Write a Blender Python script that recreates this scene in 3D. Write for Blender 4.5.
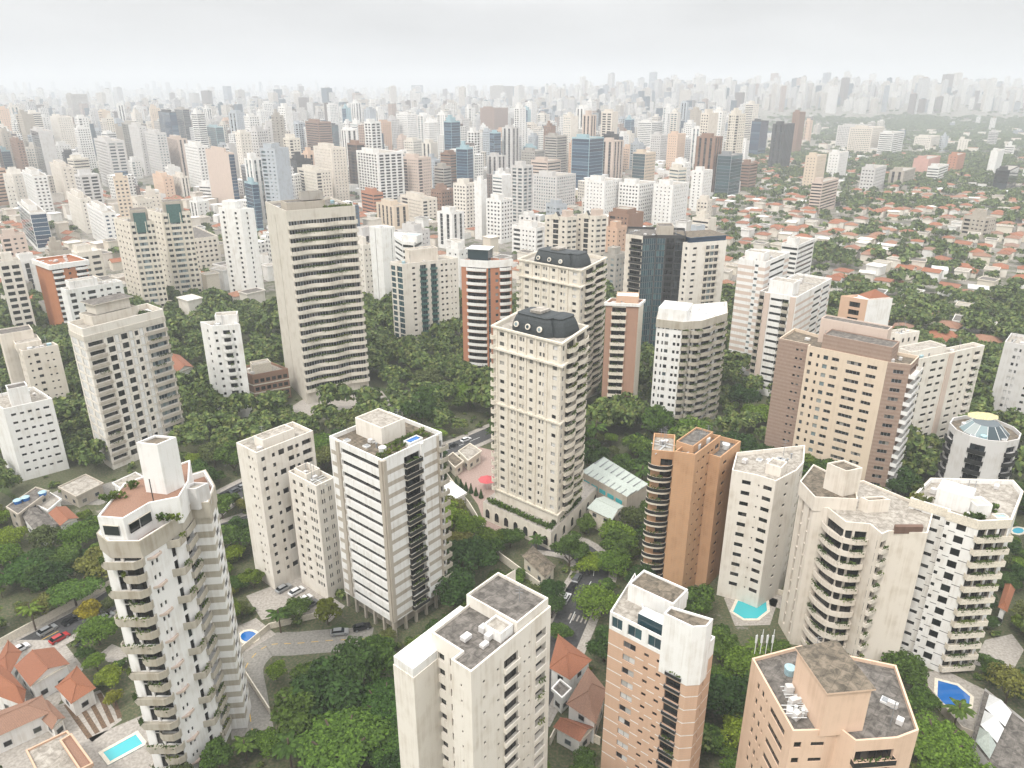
import bpy, math, random
import numpy as np
from mathutils import Vector
from mathutils.geometry import tessellate_polygon
R_ = math.radians
rnd = random.Random(7)
scene = bpy.context.scene
for o in list(bpy.data.objects): bpy.data.objects.remove(o)
COL = scene.collection

# ------------------------------------------------------------------ camera
CAM_H = 120.0; FPX = 740.0; PITCH = R_(21.7)
cd = bpy.data.cameras.new('camera'); cam = bpy.data.objects.new('camera', cd); COL.objects.link(cam)
cam.location = (0, 0, CAM_H); cam.rotation_euler = (R_(90) - PITCH, 0, 0)
cd.sensor_width = 36; cd.lens = 36 * FPX / 1024; cd.clip_start = 1; cd.clip_end = 60000
scene.camera = cam
# ------------------------------------------------------------------ world: overcast sky
HAZE = 2.7e-4
SUN_EL, SUN_AZ = 56, 215          # sun high behind the camera, a little to the left
w = bpy.data.worlds.new('World'); scene.world = w; w.use_nodes = True
nt = w.node_tree; nt.nodes.clear()
def N(t, ty, **kw):
    n = t.nodes.new(ty)
    for k, v in kw.items():
        if hasattr(n, k): setattr(n, k, v)
    return n
out = N(nt, 'ShaderNodeOutputWorld'); bg = N(nt, 'ShaderNodeBackground'); bg.inputs['Strength'].default_value = 0.10
sky = N(nt, 'ShaderNodeTexSky'); sky.sky_type = 'NISHITA'; sky.sun_disc = False
sky.sun_elevation = R_(SUN_EL); sky.sun_rotation = R_(SUN_AZ); sky.dust_density = 6; sky.air_density = 1.0
tc = N(nt, 'ShaderNodeTexCoord'); sx = N(nt, 'ShaderNodeSeparateXYZ'); nt.links.new(tc.outputs['Generated'], sx.inputs[0])
rp = N(nt, 'ShaderNodeValToRGB'); e = rp.color_ramp.elements
e[0].position = 0.0; e[0].color = (.245, .247, .25, 1); e[1].position = 1.0; e[1].color = (1, 1, 1, 1)
for p_, c_ in ((0.05, .268), (0.12, .305), (.3, .46), (.55, .78)):
    q = e.new(p_); q.color = (c_, c_ * 1.0, c_ * 1.0, 1)
nt.links.new(sx.outputs['Z'], rp.inputs[0])
nz = N(nt, 'ShaderNodeTexNoise'); nz.inputs['Scale'].default_value = 3.2; nz.inputs['Detail'].default_value = 6
mp = N(nt, 'ShaderNodeMapping'); mp.inputs['Scale'].default_value = (1, 1, 4); nt.links.new(tc.outputs['Generated'], mp.inputs[0]); nt.links.new(mp.outputs[0], nz.inputs['Vector'])
mr = N(nt, 'ShaderNodeMapRange'); mr.inputs['From Min'].default_value = .3; mr.inputs['From Max'].default_value = .7
mr.inputs['To Min'].default_value = 15.8; mr.inputs['To Max'].default_value = 20.8; nt.links.new(nz.outputs['Fac'], mr.inputs['Value'])
ml = N(nt, 'ShaderNodeVectorMath', operation='SCALE'); nt.links.new(rp.outputs[0], ml.inputs[0]); nt.links.new(mr.outputs[0], ml.inputs['Scale'])
mx = N(nt, 'ShaderNodeMix', data_type='RGBA'); mx.inputs['Factor'].default_value = .92
nt.links.new(sky.outputs[0], mx.inputs['A']); nt.links.new(ml.outputs[0], mx.inputs['B'])
nt.links.new(mx.outputs['Result'], bg.inputs[0]); nt.links.new(bg.outputs[0], out.inputs[0])
sd = bpy.data.lights.new('sun', 'SUN'); sd.energy = 1.5; sd.angle = R_(10); sd.color = (1, .965, .90)
so = bpy.data.objects.new('sun', sd); COL.objects.link(so)
so.rotation_euler = Vector((math.sin(R_(SUN_AZ)) * math.cos(R_(SUN_EL)), math.cos(R_(SUN_AZ)) * math.cos(R_(SUN_EL)), math.sin(R_(SUN_EL)))).to_track_quat('Z', 'Y').to_euler()
so.location = (0, 0, 400)
vs = scene.view_settings; vs.view_transform = 'Standard'; vs.look = 'None'; vs.exposure = 0.60; vs.gamma = 1.0; vs.use_curve_mapping = False
scene.cycles.use_denoising = True
scene.cycles.max_bounces = 5; scene.cycles.diffuse_bounces = 2; scene.cycles.glossy_bounces = 2; scene.cycles.transmission_bounces = 2
scene.cycles.volume_bounces = 2; scene.cycles.transparent_max_bounces = 8; scene.cycles.caustics_reflective = False
scene.cycles.use_adaptive_sampling = True; scene.cycles.adaptive_threshold = .015

# ------------------------------------------------------------------ projection helpers (photo measurements -> world metres)
cP, sP = math.cos(PITCH), math.sin(PITCH)
def ray(px, py):
    dx = (px - 512) / FPX; dy = (384 - py) / FPX
    return dx, cP + dy * sP, -sP + dy * cP
def P(px, py, z=0.0):
    d = ray(px, py); t = (z - CAM_H) / d[2]; return (d[0] * t, d[1] * t)
def zat(b, zb, t):
    y = P(b[0], b[1], zb)[1]; d = ray(*t); return CAM_H + d[2] * y / d[1]
def proj(x, y, z):
    z -= CAM_H; dep = y * cP - z * sP; up = y * sP + z * cP
    return 512 + FPX * x / dep, 384 - FPX * up / dep, dep
def step(p, z, ang, t):
    c, s = math.cos(R_(ang)), math.sin(R_(ang))
    if t < 0: wd = -t
    else:
        k = (t - 512) / FPX; dep = p[1] * cP - (z - CAM_H) * sP
        wd = (k * dep - p[0]) / (c - k * s * cP)
        wd = max(.5, min(wd, 80))
    return (p[0] + wd * c, p[1] + wd * s)
def chain(F, z, R=(), L=()):
    f = P(F[0], F[1], z); r = []; l = []; p = f
    for a, t in R: p = step(p, z, a, t); r.append(p)
    p = f
    for a, t in L: p = step(p, z, a, t); l.append(p)
    return l[::-1] + [f] + r

# ------------------------------------------------------------------ materials
MATS = {}
def newmat(name):
    m = bpy.data.materials.new(name); m.use_nodes = True; MATS[name] = m
    return m, m.node_tree, m.node_tree.nodes['Principled BSDF']
def ramp(t, stops, interp='LINEAR'):
    r = N(t, 'ShaderNodeValToRGB'); r.color_ramp.interpolation = interp; e = r.color_ramp.elements
    while len(e) < len(stops): e.new(.5)
    for q, (p, c) in zip(e, stops): q.position = p; q.color = (*c, 1) if len(c) == 3 else c
    return r
def objco(t, sc):
    tc = N(t, 'ShaderNodeTexCoord'); mp = N(t, 'ShaderNodeMapping'); mp.inputs['Scale'].default_value = sc
    t.links.new(tc.outputs['Object'], mp.inputs[0]); return mp
def wallmat(name, c, rough=.8, stain=.45, tile=None, tile2=None, objcol=False, dirt=(.30, .27, .23)):
    m, t, b = newmat(name); b.inputs['Roughness'].default_value = rough; b.inputs['Specular IOR Level'].default_value = .25
    mp = objco(t, (1.5, 1.5, .05)); n1 = N(t, 'ShaderNodeTexNoise'); n1.inputs['Scale'].default_value = 1.0; n1.inputs['Detail'].default_value = 6; n1.inputs['Roughness'].default_value = .65
    t.links.new(mp.outputs[0], n1.inputs['Vector'])
    mp2 = objco(t, (.06, .06, .06)); n2 = N(t, 'ShaderNodeTexNoise'); n2.inputs['Detail'].default_value = 4; t.links.new(mp2.outputs[0], n2.inputs['Vector'])
    mu = N(t, 'ShaderNodeMath', operation='MULTIPLY'); t.links.new(n1.outputs['Fac'], mu.inputs[0]); t.links.new(n2.outputs['Fac'], mu.inputs[1])
    mr = N(t, 'ShaderNodeMapRange'); mr.inputs['From Min'].default_value = .23; mr.inputs['From Max'].default_value = .40; mr.inputs['To Max'].default_value = stain; t.links.new(mu.outputs[0], mr.inputs['Value'])
    mixn = N(t, 'ShaderNodeMix', data_type='RGBA'); t.links.new(mr.outputs[0], mixn.inputs['Factor'])
    mixn.inputs['A'].default_value = (*c, 1); mixn.inputs['B'].default_value = (c[0] * dirt[0] * 2, c[1] * dirt[1] * 2, c[2] * dirt[2] * 2, 1)
    if objcol:
        oi = N(t, 'ShaderNodeObjectInfo'); t.links.new(oi.outputs['Color'], mixn.inputs['A'])
        sc = N(t, 'ShaderNodeVectorMath', operation='MULTIPLY'); t.links.new(oi.outputs['Color'], sc.inputs[0]); sc.inputs[1].default_value = (dirt[0] * 2.3, dirt[1] * 2.3, dirt[2] * 2.3); t.links.new(sc.outputs[0], mixn.inputs['B'])
    if tile:
        g = N(t, 'ShaderNodeNewGeometry'); s = N(t, 'ShaderNodeSeparateXYZ'); tcc = N(t, 'ShaderNodeTexCoord'); t.links.new(tcc.outputs['Object'], s.inputs[0])
        fr = N(t, 'ShaderNodeMath', operation='MULTIPLY'); fr.inputs[1].default_value = 1 / tile; t.links.new(s.outputs['Z'], fr.inputs[0])
        f2 = N(t, 'ShaderNodeMath', operation='FRACT'); t.links.new(fr.outputs[0], f2.inputs[0])
        f3 = N(t, 'ShaderNodeMath', operation='GREATER_THAN'); f3.inputs[1].default_value = .5; t.links.new(f2.outputs[0], f3.inputs[0])
        nm = objco(t, (2.2, 2.2, 1.6)); n3 = N(t, 'ShaderNodeTexWhiteNoise'); fl = N(t, 'ShaderNodeVectorMath', operation='FLOOR'); t.links.new(nm.outputs[0], fl.inputs[0]); t.links.new(fl.outputs[0], n3.inputs['Vector'])
        a = N(t, 'ShaderNodeMath', operation='MULTIPLY_ADD'); a.inputs[1].default_value = .55; t.links.new(f3.outputs[0], a.inputs[0])
        b2 = N(t, 'ShaderNodeMath', operation='MULTIPLY'); b2.inputs[1].default_value = .45; t.links.new(n3.outputs['Value'], b2.inputs[0]); t.links.new(b2.outputs[0], a.inputs[2])
        m2 = N(t, 'ShaderNodeMix', data_type='RGBA'); t.links.new(a.outputs[0], m2.inputs['Factor']); t.links.new(mixn.outputs['Result'], m2.inputs['A']); m2.inputs['B'].default_value = (*tile2, 1)
        t.links.new(m2.outputs['Result'], b.inputs['Base Color'])
    else: t.links.new(mixn.outputs['Result'], b.inputs['Base Color'])
    return m
def plain(name, c, rough=.6, var=.25, scale=1.5, metal=0, spec=.3):
    m, t, b = newmat(name); b.inputs['Roughness'].default_value = rough; b.inputs['Metallic'].default_value = metal; b.inputs['Specular IOR Level'].default_value = spec
    mp = objco(t, (scale,) * 3); n = N(t, 'ShaderNodeTexNoise'); n.inputs['Detail'].default_value = 5; t.links.new(mp.outputs[0], n.inputs['Vector'])
    r = ramp(t, [(.3, tuple(x * (1 - var) for x in c)), (.7, tuple(min(1, x * (1 + var)) for x in c))]); t.links.new(n.outputs['Fac'], r.inputs[0]); t.links.new(r.outputs[0], b.inputs['Base Color'])
    return m
wallmat('white', (.78, .765, .735)); wallmat('cream', (.70, .635, .55)); wallmat('cream_light', (.735, .685, .61)); wallmat('ivory', (.69, .635, .545), stain=.45)
wallmat('beige_concrete', (.45, .40, .335), stain=.5); wallmat('warm_concrete', (.60, .555, .48), stain=.45); wallmat('grey_concrete', (.40, .37, .33), stain=.55); wallmat('light_grey', (.60, .58, .56)); wallmat('cool_grey', (.44, .47, .50))
wallmat('tan', (.67, .55, .425), stain=.25); wallmat('brown_tile', (.29, .20, .155), tile=1.25, tile2=(.36, .265, .21), stain=.2)
wallmat('orange_brick', (.52, .30, .165), tile=.5, tile2=(.46, .285, .17), stain=.75); wallmat('brown_brick', (.40, .235, .165), tile=.5, tile2=(.36, .225, .165), stain=.4); wallmat('salmon_brick', (.60, .395, .275), tile=.5, tile2=(.55, .375, .27), stain=.3)
wallmat('peach', (.69, .50, .37), stain=.3); wallmat('red_brick', (.48, .21, .12), tile=.6, tile2=(.43, .20, .12)); wallmat('dark_brick', (.25, .15, .10), tile=.5, tile2=(.28, .17, .12))
wallmat('orange_wall', (.46, .19, .09), stain=.3); wallmat('pink_beige', (.60, .485, .41), stain=.2); wallmat('dark_grey', (.055, .055, .055)); wallmat('brown_trim', (.16, .10, .075)); wallmat('pink', (.58, .33, .27))
wallmat('any', (.6, .6, .6), objcol=True)
wallmat('balcony_concrete', (.44, .40, .33), stain=.6)
def roofmat(name, c, stain, amt=1., joint=.18):
    m, t, b = newmat(name); b.inputs['Roughness'].default_value = .85; b.inputs['Specular IOR Level'].default_value = .2
    mp = objco(t, (.16,) * 3); n1 = N(t, 'ShaderNodeTexNoise'); n1.inputs['Detail'].default_value = 7; n1.inputs['Roughness'].default_value = .62; n1.inputs['Distortion'].default_value = .8; t.links.new(mp.outputs[0], n1.inputs['Vector'])
    r = ramp(t, [(.36, stain), (.5, tuple((x + y) / 2 for x, y in zip(c, stain))), (.62, c)]); t.links.new(n1.outputs['Fac'], r.inputs[0])
    mb = objco(t, (1, 1, 1)); mb.inputs['Rotation'].default_value = (0, 0, R_(-50)); br = N(t, 'ShaderNodeTexBrick'); br.offset = 0; br.inputs['Scale'].default_value = 1; br.inputs['Brick Width'].default_value = 1.6; br.inputs['Row Height'].default_value = 1.6; br.inputs['Mortar Size'].default_value = .06; br.inputs['Color1'].default_value = (1, 1, 1, 1); br.inputs['Color2'].default_value = (.86, .86, .86, 1); br.inputs['Mortar'].default_value = (.55, .55, .55, 1); t.links.new(mb.outputs[0], br.inputs['Vector'])
    mm = N(t, 'ShaderNodeMix', data_type='RGBA', blend_type='MULTIPLY'); mm.inputs['Factor'].default_value = joint * 3; t.links.new(r.outputs[0], mm.inputs['A']); t.links.new(br.outputs['Color'], mm.inputs['B']); t.links.new(mm.outputs['Result'], b.inputs['Base Color'])
roofmat('roof_grey', (.20, .18, .16), (.075, .068, .06)); roofmat('roof_light', (.43, .395, .345), (.22, .195, .165), joint=.1); roofmat('roof_brown', (.22, .18, .135), (.075, .065, .05)); plain('roof_white', (.72, .72, .71), .8, .08, .5)
plain('terracotta_deck', (.25, .145, .10), .8, .2, 1.); plain('slate', (.030, .036, .038), .6, .3, .5, spec=.4); plain('metal_grey', (.30, .31, .32), .45, .2, 1, .4)
plain('dark_rail', (.025, .025, .025), .5, .2); plain('green_glass', (.06, .13, .12), .12, .2, .2, spec=.6); plain('blue_pale', (.32, .46, .50), .3, .2, .3); plain('steel_white', (.62, .63, .62), .5, .1)
plain('asphalt', (.058, .057, .058), .9, .3, .3); plain('paving', (.34, .31, .275), .9, .25, .35); plain('paving_pink', (.34, .25, .215), .9, .2, .5); plain('paving_grey', (.235, .22, .195), .9, .25, .4); plain('kerb', (.38, .37, .35), .9, .2, .6); plain('paint_white', (.72, .72, .70), .8, .1); plain('paint_yellow', (.6, .38, .06), .8, .2)
plain('lawn', (.065, .09, .03), .95, .4, .4); plain('soil', (.13, .085, .055), .95, .4, .5); plain('bark', (.10, .075, .055), .9, .4, 3); plain('tire', (.02, .02, .02), .9, .1); plain('fabric_red', (.50, .10, .11), .8, .15); plain('black', (.012, .012, .012), .4, .2)
plain('car_white', (.72, .72, .72), .25, .03, spec=.5); plain('car_black', (.02, .02, .022), .2, .1, spec=.5); plain('car_silver', (.42, .43, .44), .3, .05, 1, .5); plain('car_red', (.35, .03, .03), .25, .05); plain('car_grey', (.13, .135, .14), .3, .05, 1, .3)
plain('ribbed_pale', (.40, .44, .40), .5, .15, .6); plain('cream_paint', (.66, .6, .5), .8, .15, .6); plain('yellow_membrane', (.50, .44, .24), .8, .4, .5); plain('mural', (.4, .35, .45), .7, .6, 2.)
def glassmat(name, stops, rough=.1, spec=.5):
    m, t, b = newmat(name); b.inputs['Roughness'].default_value = rough; b.inputs['Specular IOR Level'].default_value = spec
    g = N(t, 'ShaderNodeNewGeometry'); oi = N(t, 'ShaderNodeObjectInfo'); a = N(t, 'ShaderNodeMath', operation='ADD'); f = N(t, 'ShaderNodeMath', operation='FRACT')
    t.links.new(g.outputs['Random Per Island'], a.inputs[0]); t.links.new(oi.outputs['Random'], a.inputs[1]); t.links.new(a.outputs[0], f.inputs[0])
    r = ramp(t, stops, 'CONSTANT'); t.links.new(f.outputs[0], r.inputs[0]); t.links.new(r.outputs[0], b.inputs['Base Color'])
    return m
glassmat('glass', [(0, (.012, .013, .014)), (.35, (.022, .022, .022)), (.55, (.035, .042, .045)), (.72, (.06, .065, .06)), (.82, (.16, .15, .135)), (.91, (.30, .28, .25)), (.96, (.08, .10, .11))])
glassmat('glass_dark', [(0, (.008, .009, .010)), (.4, (.014, .015, .016)), (.7, (.025, .03, .03)), (.9, (.06, .055, .05))])
glassmat('shutter', [(0, (.6, .59, .57)), (.55, (.42, .41, .39)), (.68, (.02, .02, .022)), (.9, (.1, .1, .1))], .4, .3)
glassmat('glass_soft', [(0, (.05, .05, .048)), (.3, (.12, .115, .105)), (.55, (.22, .21, .19)), (.75, (.38, .36, .32)), (.9, (.03, .03, .03))], .2)
glassmat('glass_pale', [(0, (.03, .05, .06)), (.3, (.20, .26, .27)), (.6, (.30, .33, .32)), (.8, (.06, .08, .09))], .15)
glassmat('glass_teal', [(0, (.015, .045, .06)), (.4, (.02, .06, .075)), (.7, (.03, .085, .10)), (.9, (.06, .13, .14))], .08, .6)
glassmat('glass_blue', [(0, (.012, .035, .075)), (.4, (.018, .05, .10)), (.7, (.03, .075, .13)), (.9, (.07, .12, .18))], .08, .6)
glassmat('glass_black', [(0, (.006, .008, .010)), (.5, (.012, .016, .020)), (.85, (.03, .038, .045))], .07, .6)
def watermat(name, c):
    m, t, b = newmat(name); b.inputs['Base Color'].default_value = (*c, 1); b.inputs['Roughness'].default_value = .06
    mp = objco(t, (2., 2., 2.)); n = N(t, 'ShaderNodeTexNoise'); t.links.new(mp.outputs[0], n.inputs['Vector']); bu = N(t, 'ShaderNodeBump'); bu.inputs['Strength'].default_value = .15
    t.links.new(n.outputs['Fac'], bu.inputs['Height']); t.links.new(bu.outputs[0], b.inputs['Normal'])
watermat('water_turquoise', (.05, .42, .46)); watermat('water_blue', (.012, .12, .38)); watermat('water_light', (.08, .36, .48))
def tilemat(name, c1, c2):
    m, t, b = newmat(name); b.inputs['Roughness'].default_value = .85
    oi = N(t, 'ShaderNodeObjectInfo'); r = ramp(t, [(0, c1), (1, c2)]); t.links.new(oi.outputs['Random'], r.inputs[0])
    mp = objco(t, (1.3, 1.3, 1.3)); n = N(t, 'ShaderNodeTexNoise'); n.inputs['Detail'].default_value = 8; n.inputs['Roughness'].default_value = .7; t.links.new(mp.outputs[0], n.inputs['Vector'])
    wv = N(t, 'ShaderNodeTexWave'); wv.inputs['Scale'].default_value = 1.2; wv.inputs['Distortion'].default_value = .6; mw = objco(t, (1, 1, 1)); t.links.new(mw.outputs[0], wv.inputs['Vector'])
    r2 = ramp(t, [(.25, (.45, .45, .45)), (.7, (1.15, 1.12, 1.1))]); t.links.new(n.outputs['Fac'], r2.inputs[0])
    mm = N(t, 'ShaderNodeMix', data_type='RGBA', blend_type='MULTIPLY'); mm.inputs['Factor'].default_value = 1; t.links.new(r.outputs[0], mm.inputs['A']); t.links.new(r2.outputs[0], mm.inputs['B'])
    m3 = N(t, 'ShaderNodeMix', data_type='RGBA', blend_type='MULTIPLY'); m3.inputs['Factor'].default_value = .25; t.links.new(mm.outputs['Result'], m3.inputs['A']); t.links.new(wv.outputs['Color'], m3.inputs['B'])
    t.links.new(m3.outputs['Result'], b.inputs['Base Color'])
tilemat('roof_tile', (.36, .135, .062), (.29, .12, .068)); tilemat('roof_tile_old', (.36, .17, .095), (.29, .18, .13))
def leafmat(name, c, var=.35, hue=(1, 1, 1), transl=.38):
    m, t, b = newmat(name); b.inputs['Roughness'].default_value = .6; b.inputs['Specular IOR Level'].default_value = .12
    g = N(t, 'ShaderNodeNewGeometry'); oi = N(t, 'ShaderNodeObjectInfo')
    r = ramp(t, [(0, tuple(x * (1 - var) for x in c)), (.6, c), (1, tuple(x * y * (1 + var * 1.3) for x, y in zip(c, hue)))]); t.links.new(g.outputs['Random Per Island'], r.inputs[0])
    r2 = ramp(t, [(0, (.62, .72, .62)), (.35, (.85, .92, .8)), (.7, (1.1, 1.08, .9)), (.9, (1.45, 1.32, .85)), (1, (1.35, 1.12, .7))]); t.links.new(oi.outputs['Random'], r2.inputs[0])
    mm = N(t, 'ShaderNodeMix', data_type='RGBA', blend_type='MULTIPLY'); mm.inputs['Factor'].default_value = 1; t.links.new(r.outputs[0], mm.inputs['A']); t.links.new(r2.outputs[0], mm.inputs['B'])
    t.links.new(mm.outputs['Result'], b.inputs['Base Color'])
    tr = N(t, 'ShaderNodeBsdfTranslucent'); t.links.new(mm.outputs['Result'], tr.inputs[0]); ms = N(t, 'ShaderNodeMixShader'); ms.inputs[0].default_value = transl
    t.links.new(b.outputs[0], ms.inputs[1]); t.links.new(tr.outputs[0], ms.inputs[2]); t.links.new(ms.outputs[0], t.nodes['Material Output'].inputs['Surface'])
leafmat('leaf', (0.0840, 0.1372, 0.0308), .4, (1.1, 1.05, .9)); leafmat('leaf_dark', (0.0562, 0.0998, 0.0281), .4); leafmat('leaf_bright', (0.1304, 0.2050, 0.0348), .35, (1.1, 1.05, .9)); leafmat('leaf_umbrella', (0.0837, 0.1553, 0.0351), .35, (1.1, 1.05, .9)); leafmat('leaf_olive', (0.1238, 0.1383, 0.0510), .4)
leafmat('leaf_yellow', (.20, .20, .03), .3); leafmat('plant', (0.1020, 0.1440, 0.0420), .5)

# ------------------------------------------------------------------ mesh builder and object helpers
class MB:
    def __init__(s): s.v = []; s.f = []; s.m = []; s.ms = []
    def mi(s, m):
        if m not in s.ms: s.ms.append(m)
        return s.ms.index(m)
    def poly(s, pts, m):
        n = len(s.v); s.v.extend(pts); s.f.append(tuple(range(n, n + len(pts)))); s.m.append(s.mi(m))
    def fill(s, pts, m):
        n = len(s.v); s.v.extend(pts); i = s.mi(m)
        for t in tessellate_polygon([[Vector((p[0], p[1], 0)) for p in pts]]):
            a, b, c = (pts[k] for k in t); up = (b[0] - a[0]) * (c[1] - a[1]) - (b[1] - a[1]) * (c[0] - a[0]) > 0
            s.f.append(tuple(n + k for k in (t if up else t[::-1]))); s.m.append(i)
    def quad(s, a, b, c, d, m): s.poly((a, b, c, d), m)
    def box(s, c, sx, sy, sz, m, ang=0., top=None):          # c = centre of the underside
        co, si = math.cos(ang), math.sin(ang)
        q = [(c[0] + co * x - si * y, c[1] + si * x + co * y) for x, y in ((-sx / 2, -sy / 2), (sx / 2, -sy / 2), (sx / 2, sy / 2), (-sx / 2, sy / 2))]
        s.prism(q, c[2], c[2] + sz, m, top)
    def prism(s, q, z0, z1, m, top=None, bottom=True):
        n = len(s.v); k = len(q); i = s.mi(m)
        s.v.extend((x, y, z0) for x, y in q); s.v.extend((x, y, z1) for x, y in q)
        for j in range(k):
            s.f.append((n + j, n + (j + 1) % k, n + k + (j + 1) % k, n + k + j)); s.m.append(i)
        s.f.append(tuple(range(n + k, n + 2 * k))); s.m.append(s.mi(top or m))
        if bottom: s.f.append(tuple(range(n + k - 1, n - 1, -1))); s.m.append(i)
    def cyl(s, c, r, h, m, n=12, r2=None):
        r2 = r if r2 is None else r2; b = len(s.v); i = s.mi(m)
        for rr, z in ((r, c[2]), (r2, c[2] + h)): s.v.extend((c[0] + rr * math.cos(6.2832 * k / n), c[1] + rr * math.sin(6.2832 * k / n), z) for k in range(n))
        for k in range(n): s.f.append((b + k, b + (k + 1) % n, b + n + (k + 1) % n, b + n + k)); s.m.append(i)
        s.f.append(tuple(range(b + n, b + 2 * n))); s.m.append(i)
    def tube(s, a, b_, r, m, n=5):
        a, b_ = Vector(a), Vector(b_); d = (b_ - a).normalized(); u = d.orthogonal().normalized(); v = d.cross(u); k0 = len(s.v); i = s.mi(m)
        for p in (a, b_): s.v.extend(tuple(p + r * (u * math.cos(6.2832 * k / n) + v * math.sin(6.2832 * k / n))) for k in range(n))
        for k in range(n): s.f.append((k0 + k, k0 + (k + 1) % n, k0 + n + (k + 1) % n, k0 + n + k)); s.m.append(i)
    def mesh(s, name):
        me = bpy.data.meshes.new(name); me.from_pydata(s.v, [], s.f)
        for m in s.ms: me.materials.append(MATS[m])
        me.polygons.foreach_set('material_index', s.m); me.update(); return me
def obj(name, data, parent=None, loc=(0, 0, 0), rz=0.):
    o = bpy.data.objects.new(name, data); COL.objects.link(o); o.location = loc; o.rotation_euler = (0, 0, rz)
    if parent: o.parent = parent
    return o
def tag(o, label, cat, group=None, kind=None):
    if label: o['label'] = label
    if cat: o['category'] = cat
    if group: o['group'] = group
    if kind: o['kind'] = kind
    return o
def inset(q, t):
    n = len(q); r = []
    for i in range(n):
        a, b, c = Vector(q[i - 1]), Vector(q[i]), Vector(q[(i + 1) % n]); d1 = (b - a).normalized(); d2 = (c - b).normalized()
        n1 = Vector((-d1.y, d1.x)); n2 = Vector((-d2.y, d2.x)); k = max(.35, 1 + n1.dot(n2)); r.append(tuple(b + (n1 + n2) * t / k))
    return r
def inside(p, q):
    c = False; n = len(q)
    for i in range(n):
        a, b = q[i], q[i - 1]
        if (a[1] > p[1]) != (b[1] > p[1]) and p[0] < (b[0] - a[0]) * (p[1] - a[1]) / (b[1] - a[1]) + a[0]: c = not c
    return c
def segd(p, a, b):
    dx, dy = b[0] - a[0], b[1] - a[1]; t = max(0, min(1, ((p[0] - a[0]) * dx + (p[1] - a[1]) * dy) / (dx * dx + dy * dy + 1e-9)))
    return math.hypot(p[0] - a[0] - t * dx, p[1] - a[1] - t * dy)
def pdist(p, q): return 0. if inside(p, q) else min(segd(p, q[i], q[i - 1]) for i in range(len(q)))
BLD = []     # (footprint, height) of every building, for keeping trees clear and for line of sight
CLEAR = []   # roads, pools, courts
def hidden(x, y, z):
    """is the point behind a building as seen from the camera?"""
    for q, h, cx, cy, rr in BLD:
        t = (cx * x + cy * y) / (x * x + y * y + 1e-6)
        if t <= 0 or t >= 1.05: continue
        if abs(cx * y - cy * x) / math.hypot(x, y) > rr: continue
        for i in range(len(q)):
            a, b = q[i], q[i - 1]; dx, dy = b[0] - a[0], b[1] - a[1]; den = x * dy - y * dx
            if abs(den) < 1e-6: continue
            s = (a[0] * dy - a[1] * dx) / den; u = (a[0] * y - a[1] * x) / den
            if 0 < s < .995 and 0 <= u <= 1 and CAM_H + (z - CAM_H) * s < h: return True
    return False
def addbld(q, h):
    cx = sum(p[0] for p in q) / len(q); cy = sum(p[1] for p in q) / len(q)
    BLD.append((q, h, cx, cy, max(math.hypot(p[0] - cx, p[1] - cy) for p in q)))

# ------------------------------------------------------------------ facades
WIN = {}
def window_mesh(wd, h, kind):
    key = (round(wd * 2) / 2 or .5, round(h * 2) / 2 or .5, kind)
    if key in WIN: return WIN[key]
    g = {'s': 'shutter', 'd': 'glass_dark', 'p': 'glass_pale', 't': 'glass_teal', 'k': 'glass_black', 'b': 'glass_blue', 'm': 'glass_soft', 'z': 'white'}.get(kind, 'glass')
    fr = {'d': 'dark_rail', 'k': 'dark_rail', 't': 'metal_grey'}.get(kind, 'metal_grey')
    m = MB(); n = max(1, round(wd / 1.1)); t = .5 / max(wd, .6) * .12 + .01
    for i in range(n):
        a = -.5 + i / n; b = a + 1 / n; z = (.0 if i % 2 else .03)
        m.quad((a, z, -.5), (b, z, -.5), (b, z, .5), (a, z, .5), g)
    for i in range(n + 1):
        a = -.5 + i / n; m.box((min(max(a, -.5 + t / 2), .5 - t / 2), -.01, -.5), t, .05, 1, fr)
    tz = .06 / h
    for z in (-.5, .5 - tz): m.box((0, -.012, z), 1 - 2 * t, .05, tz, fr)
    WIN[key] = m.mesh('window'); return WIN[key]
BAL = {}
def leafstrip(pts, n, size, mat, seed, up=.6, wide=.45):
    r = random.Random(seed); m = MB(); L = sum(math.dist(pts[i], pts[i + 1]) for i in range(len(pts) - 1))
    for k in range(n):
        s = r.random() * L; i = 0
        while i < len(pts) - 2 and s > math.dist(pts[i], pts[i + 1]): s -= math.dist(pts[i], pts[i + 1]); i += 1
        f = s / max(.01, math.dist(pts[i], pts[i + 1])); x = pts[i][0] + (pts[i + 1][0] - pts[i][0]) * f; y = pts[i][1] + (pts[i + 1][1] - pts[i][1]) * f
        c = Vector((x + r.uniform(-wide, wide), y + r.uniform(-wide, wide), (pts[i][2] if len(pts[i]) > 2 else 0) + r.uniform(-.35, up) * (0.6 + .8 * r.random())))
        nn = Vector((r.gauss(0, 1), r.gauss(0, 1), r.gauss(.5, .8))).normalized(); u = nn.orthogonal().normalized(); v = nn.cross(u); s2 = size * r.uniform(.6, 1.4)
        m.quad(*(tuple(c + a * u * s2 + b * v * s2 * .7) for a, b in ((-.5, -.5), (.5, -.5), (.5, .5), (-.5, .5))), mat)
    return m
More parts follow.
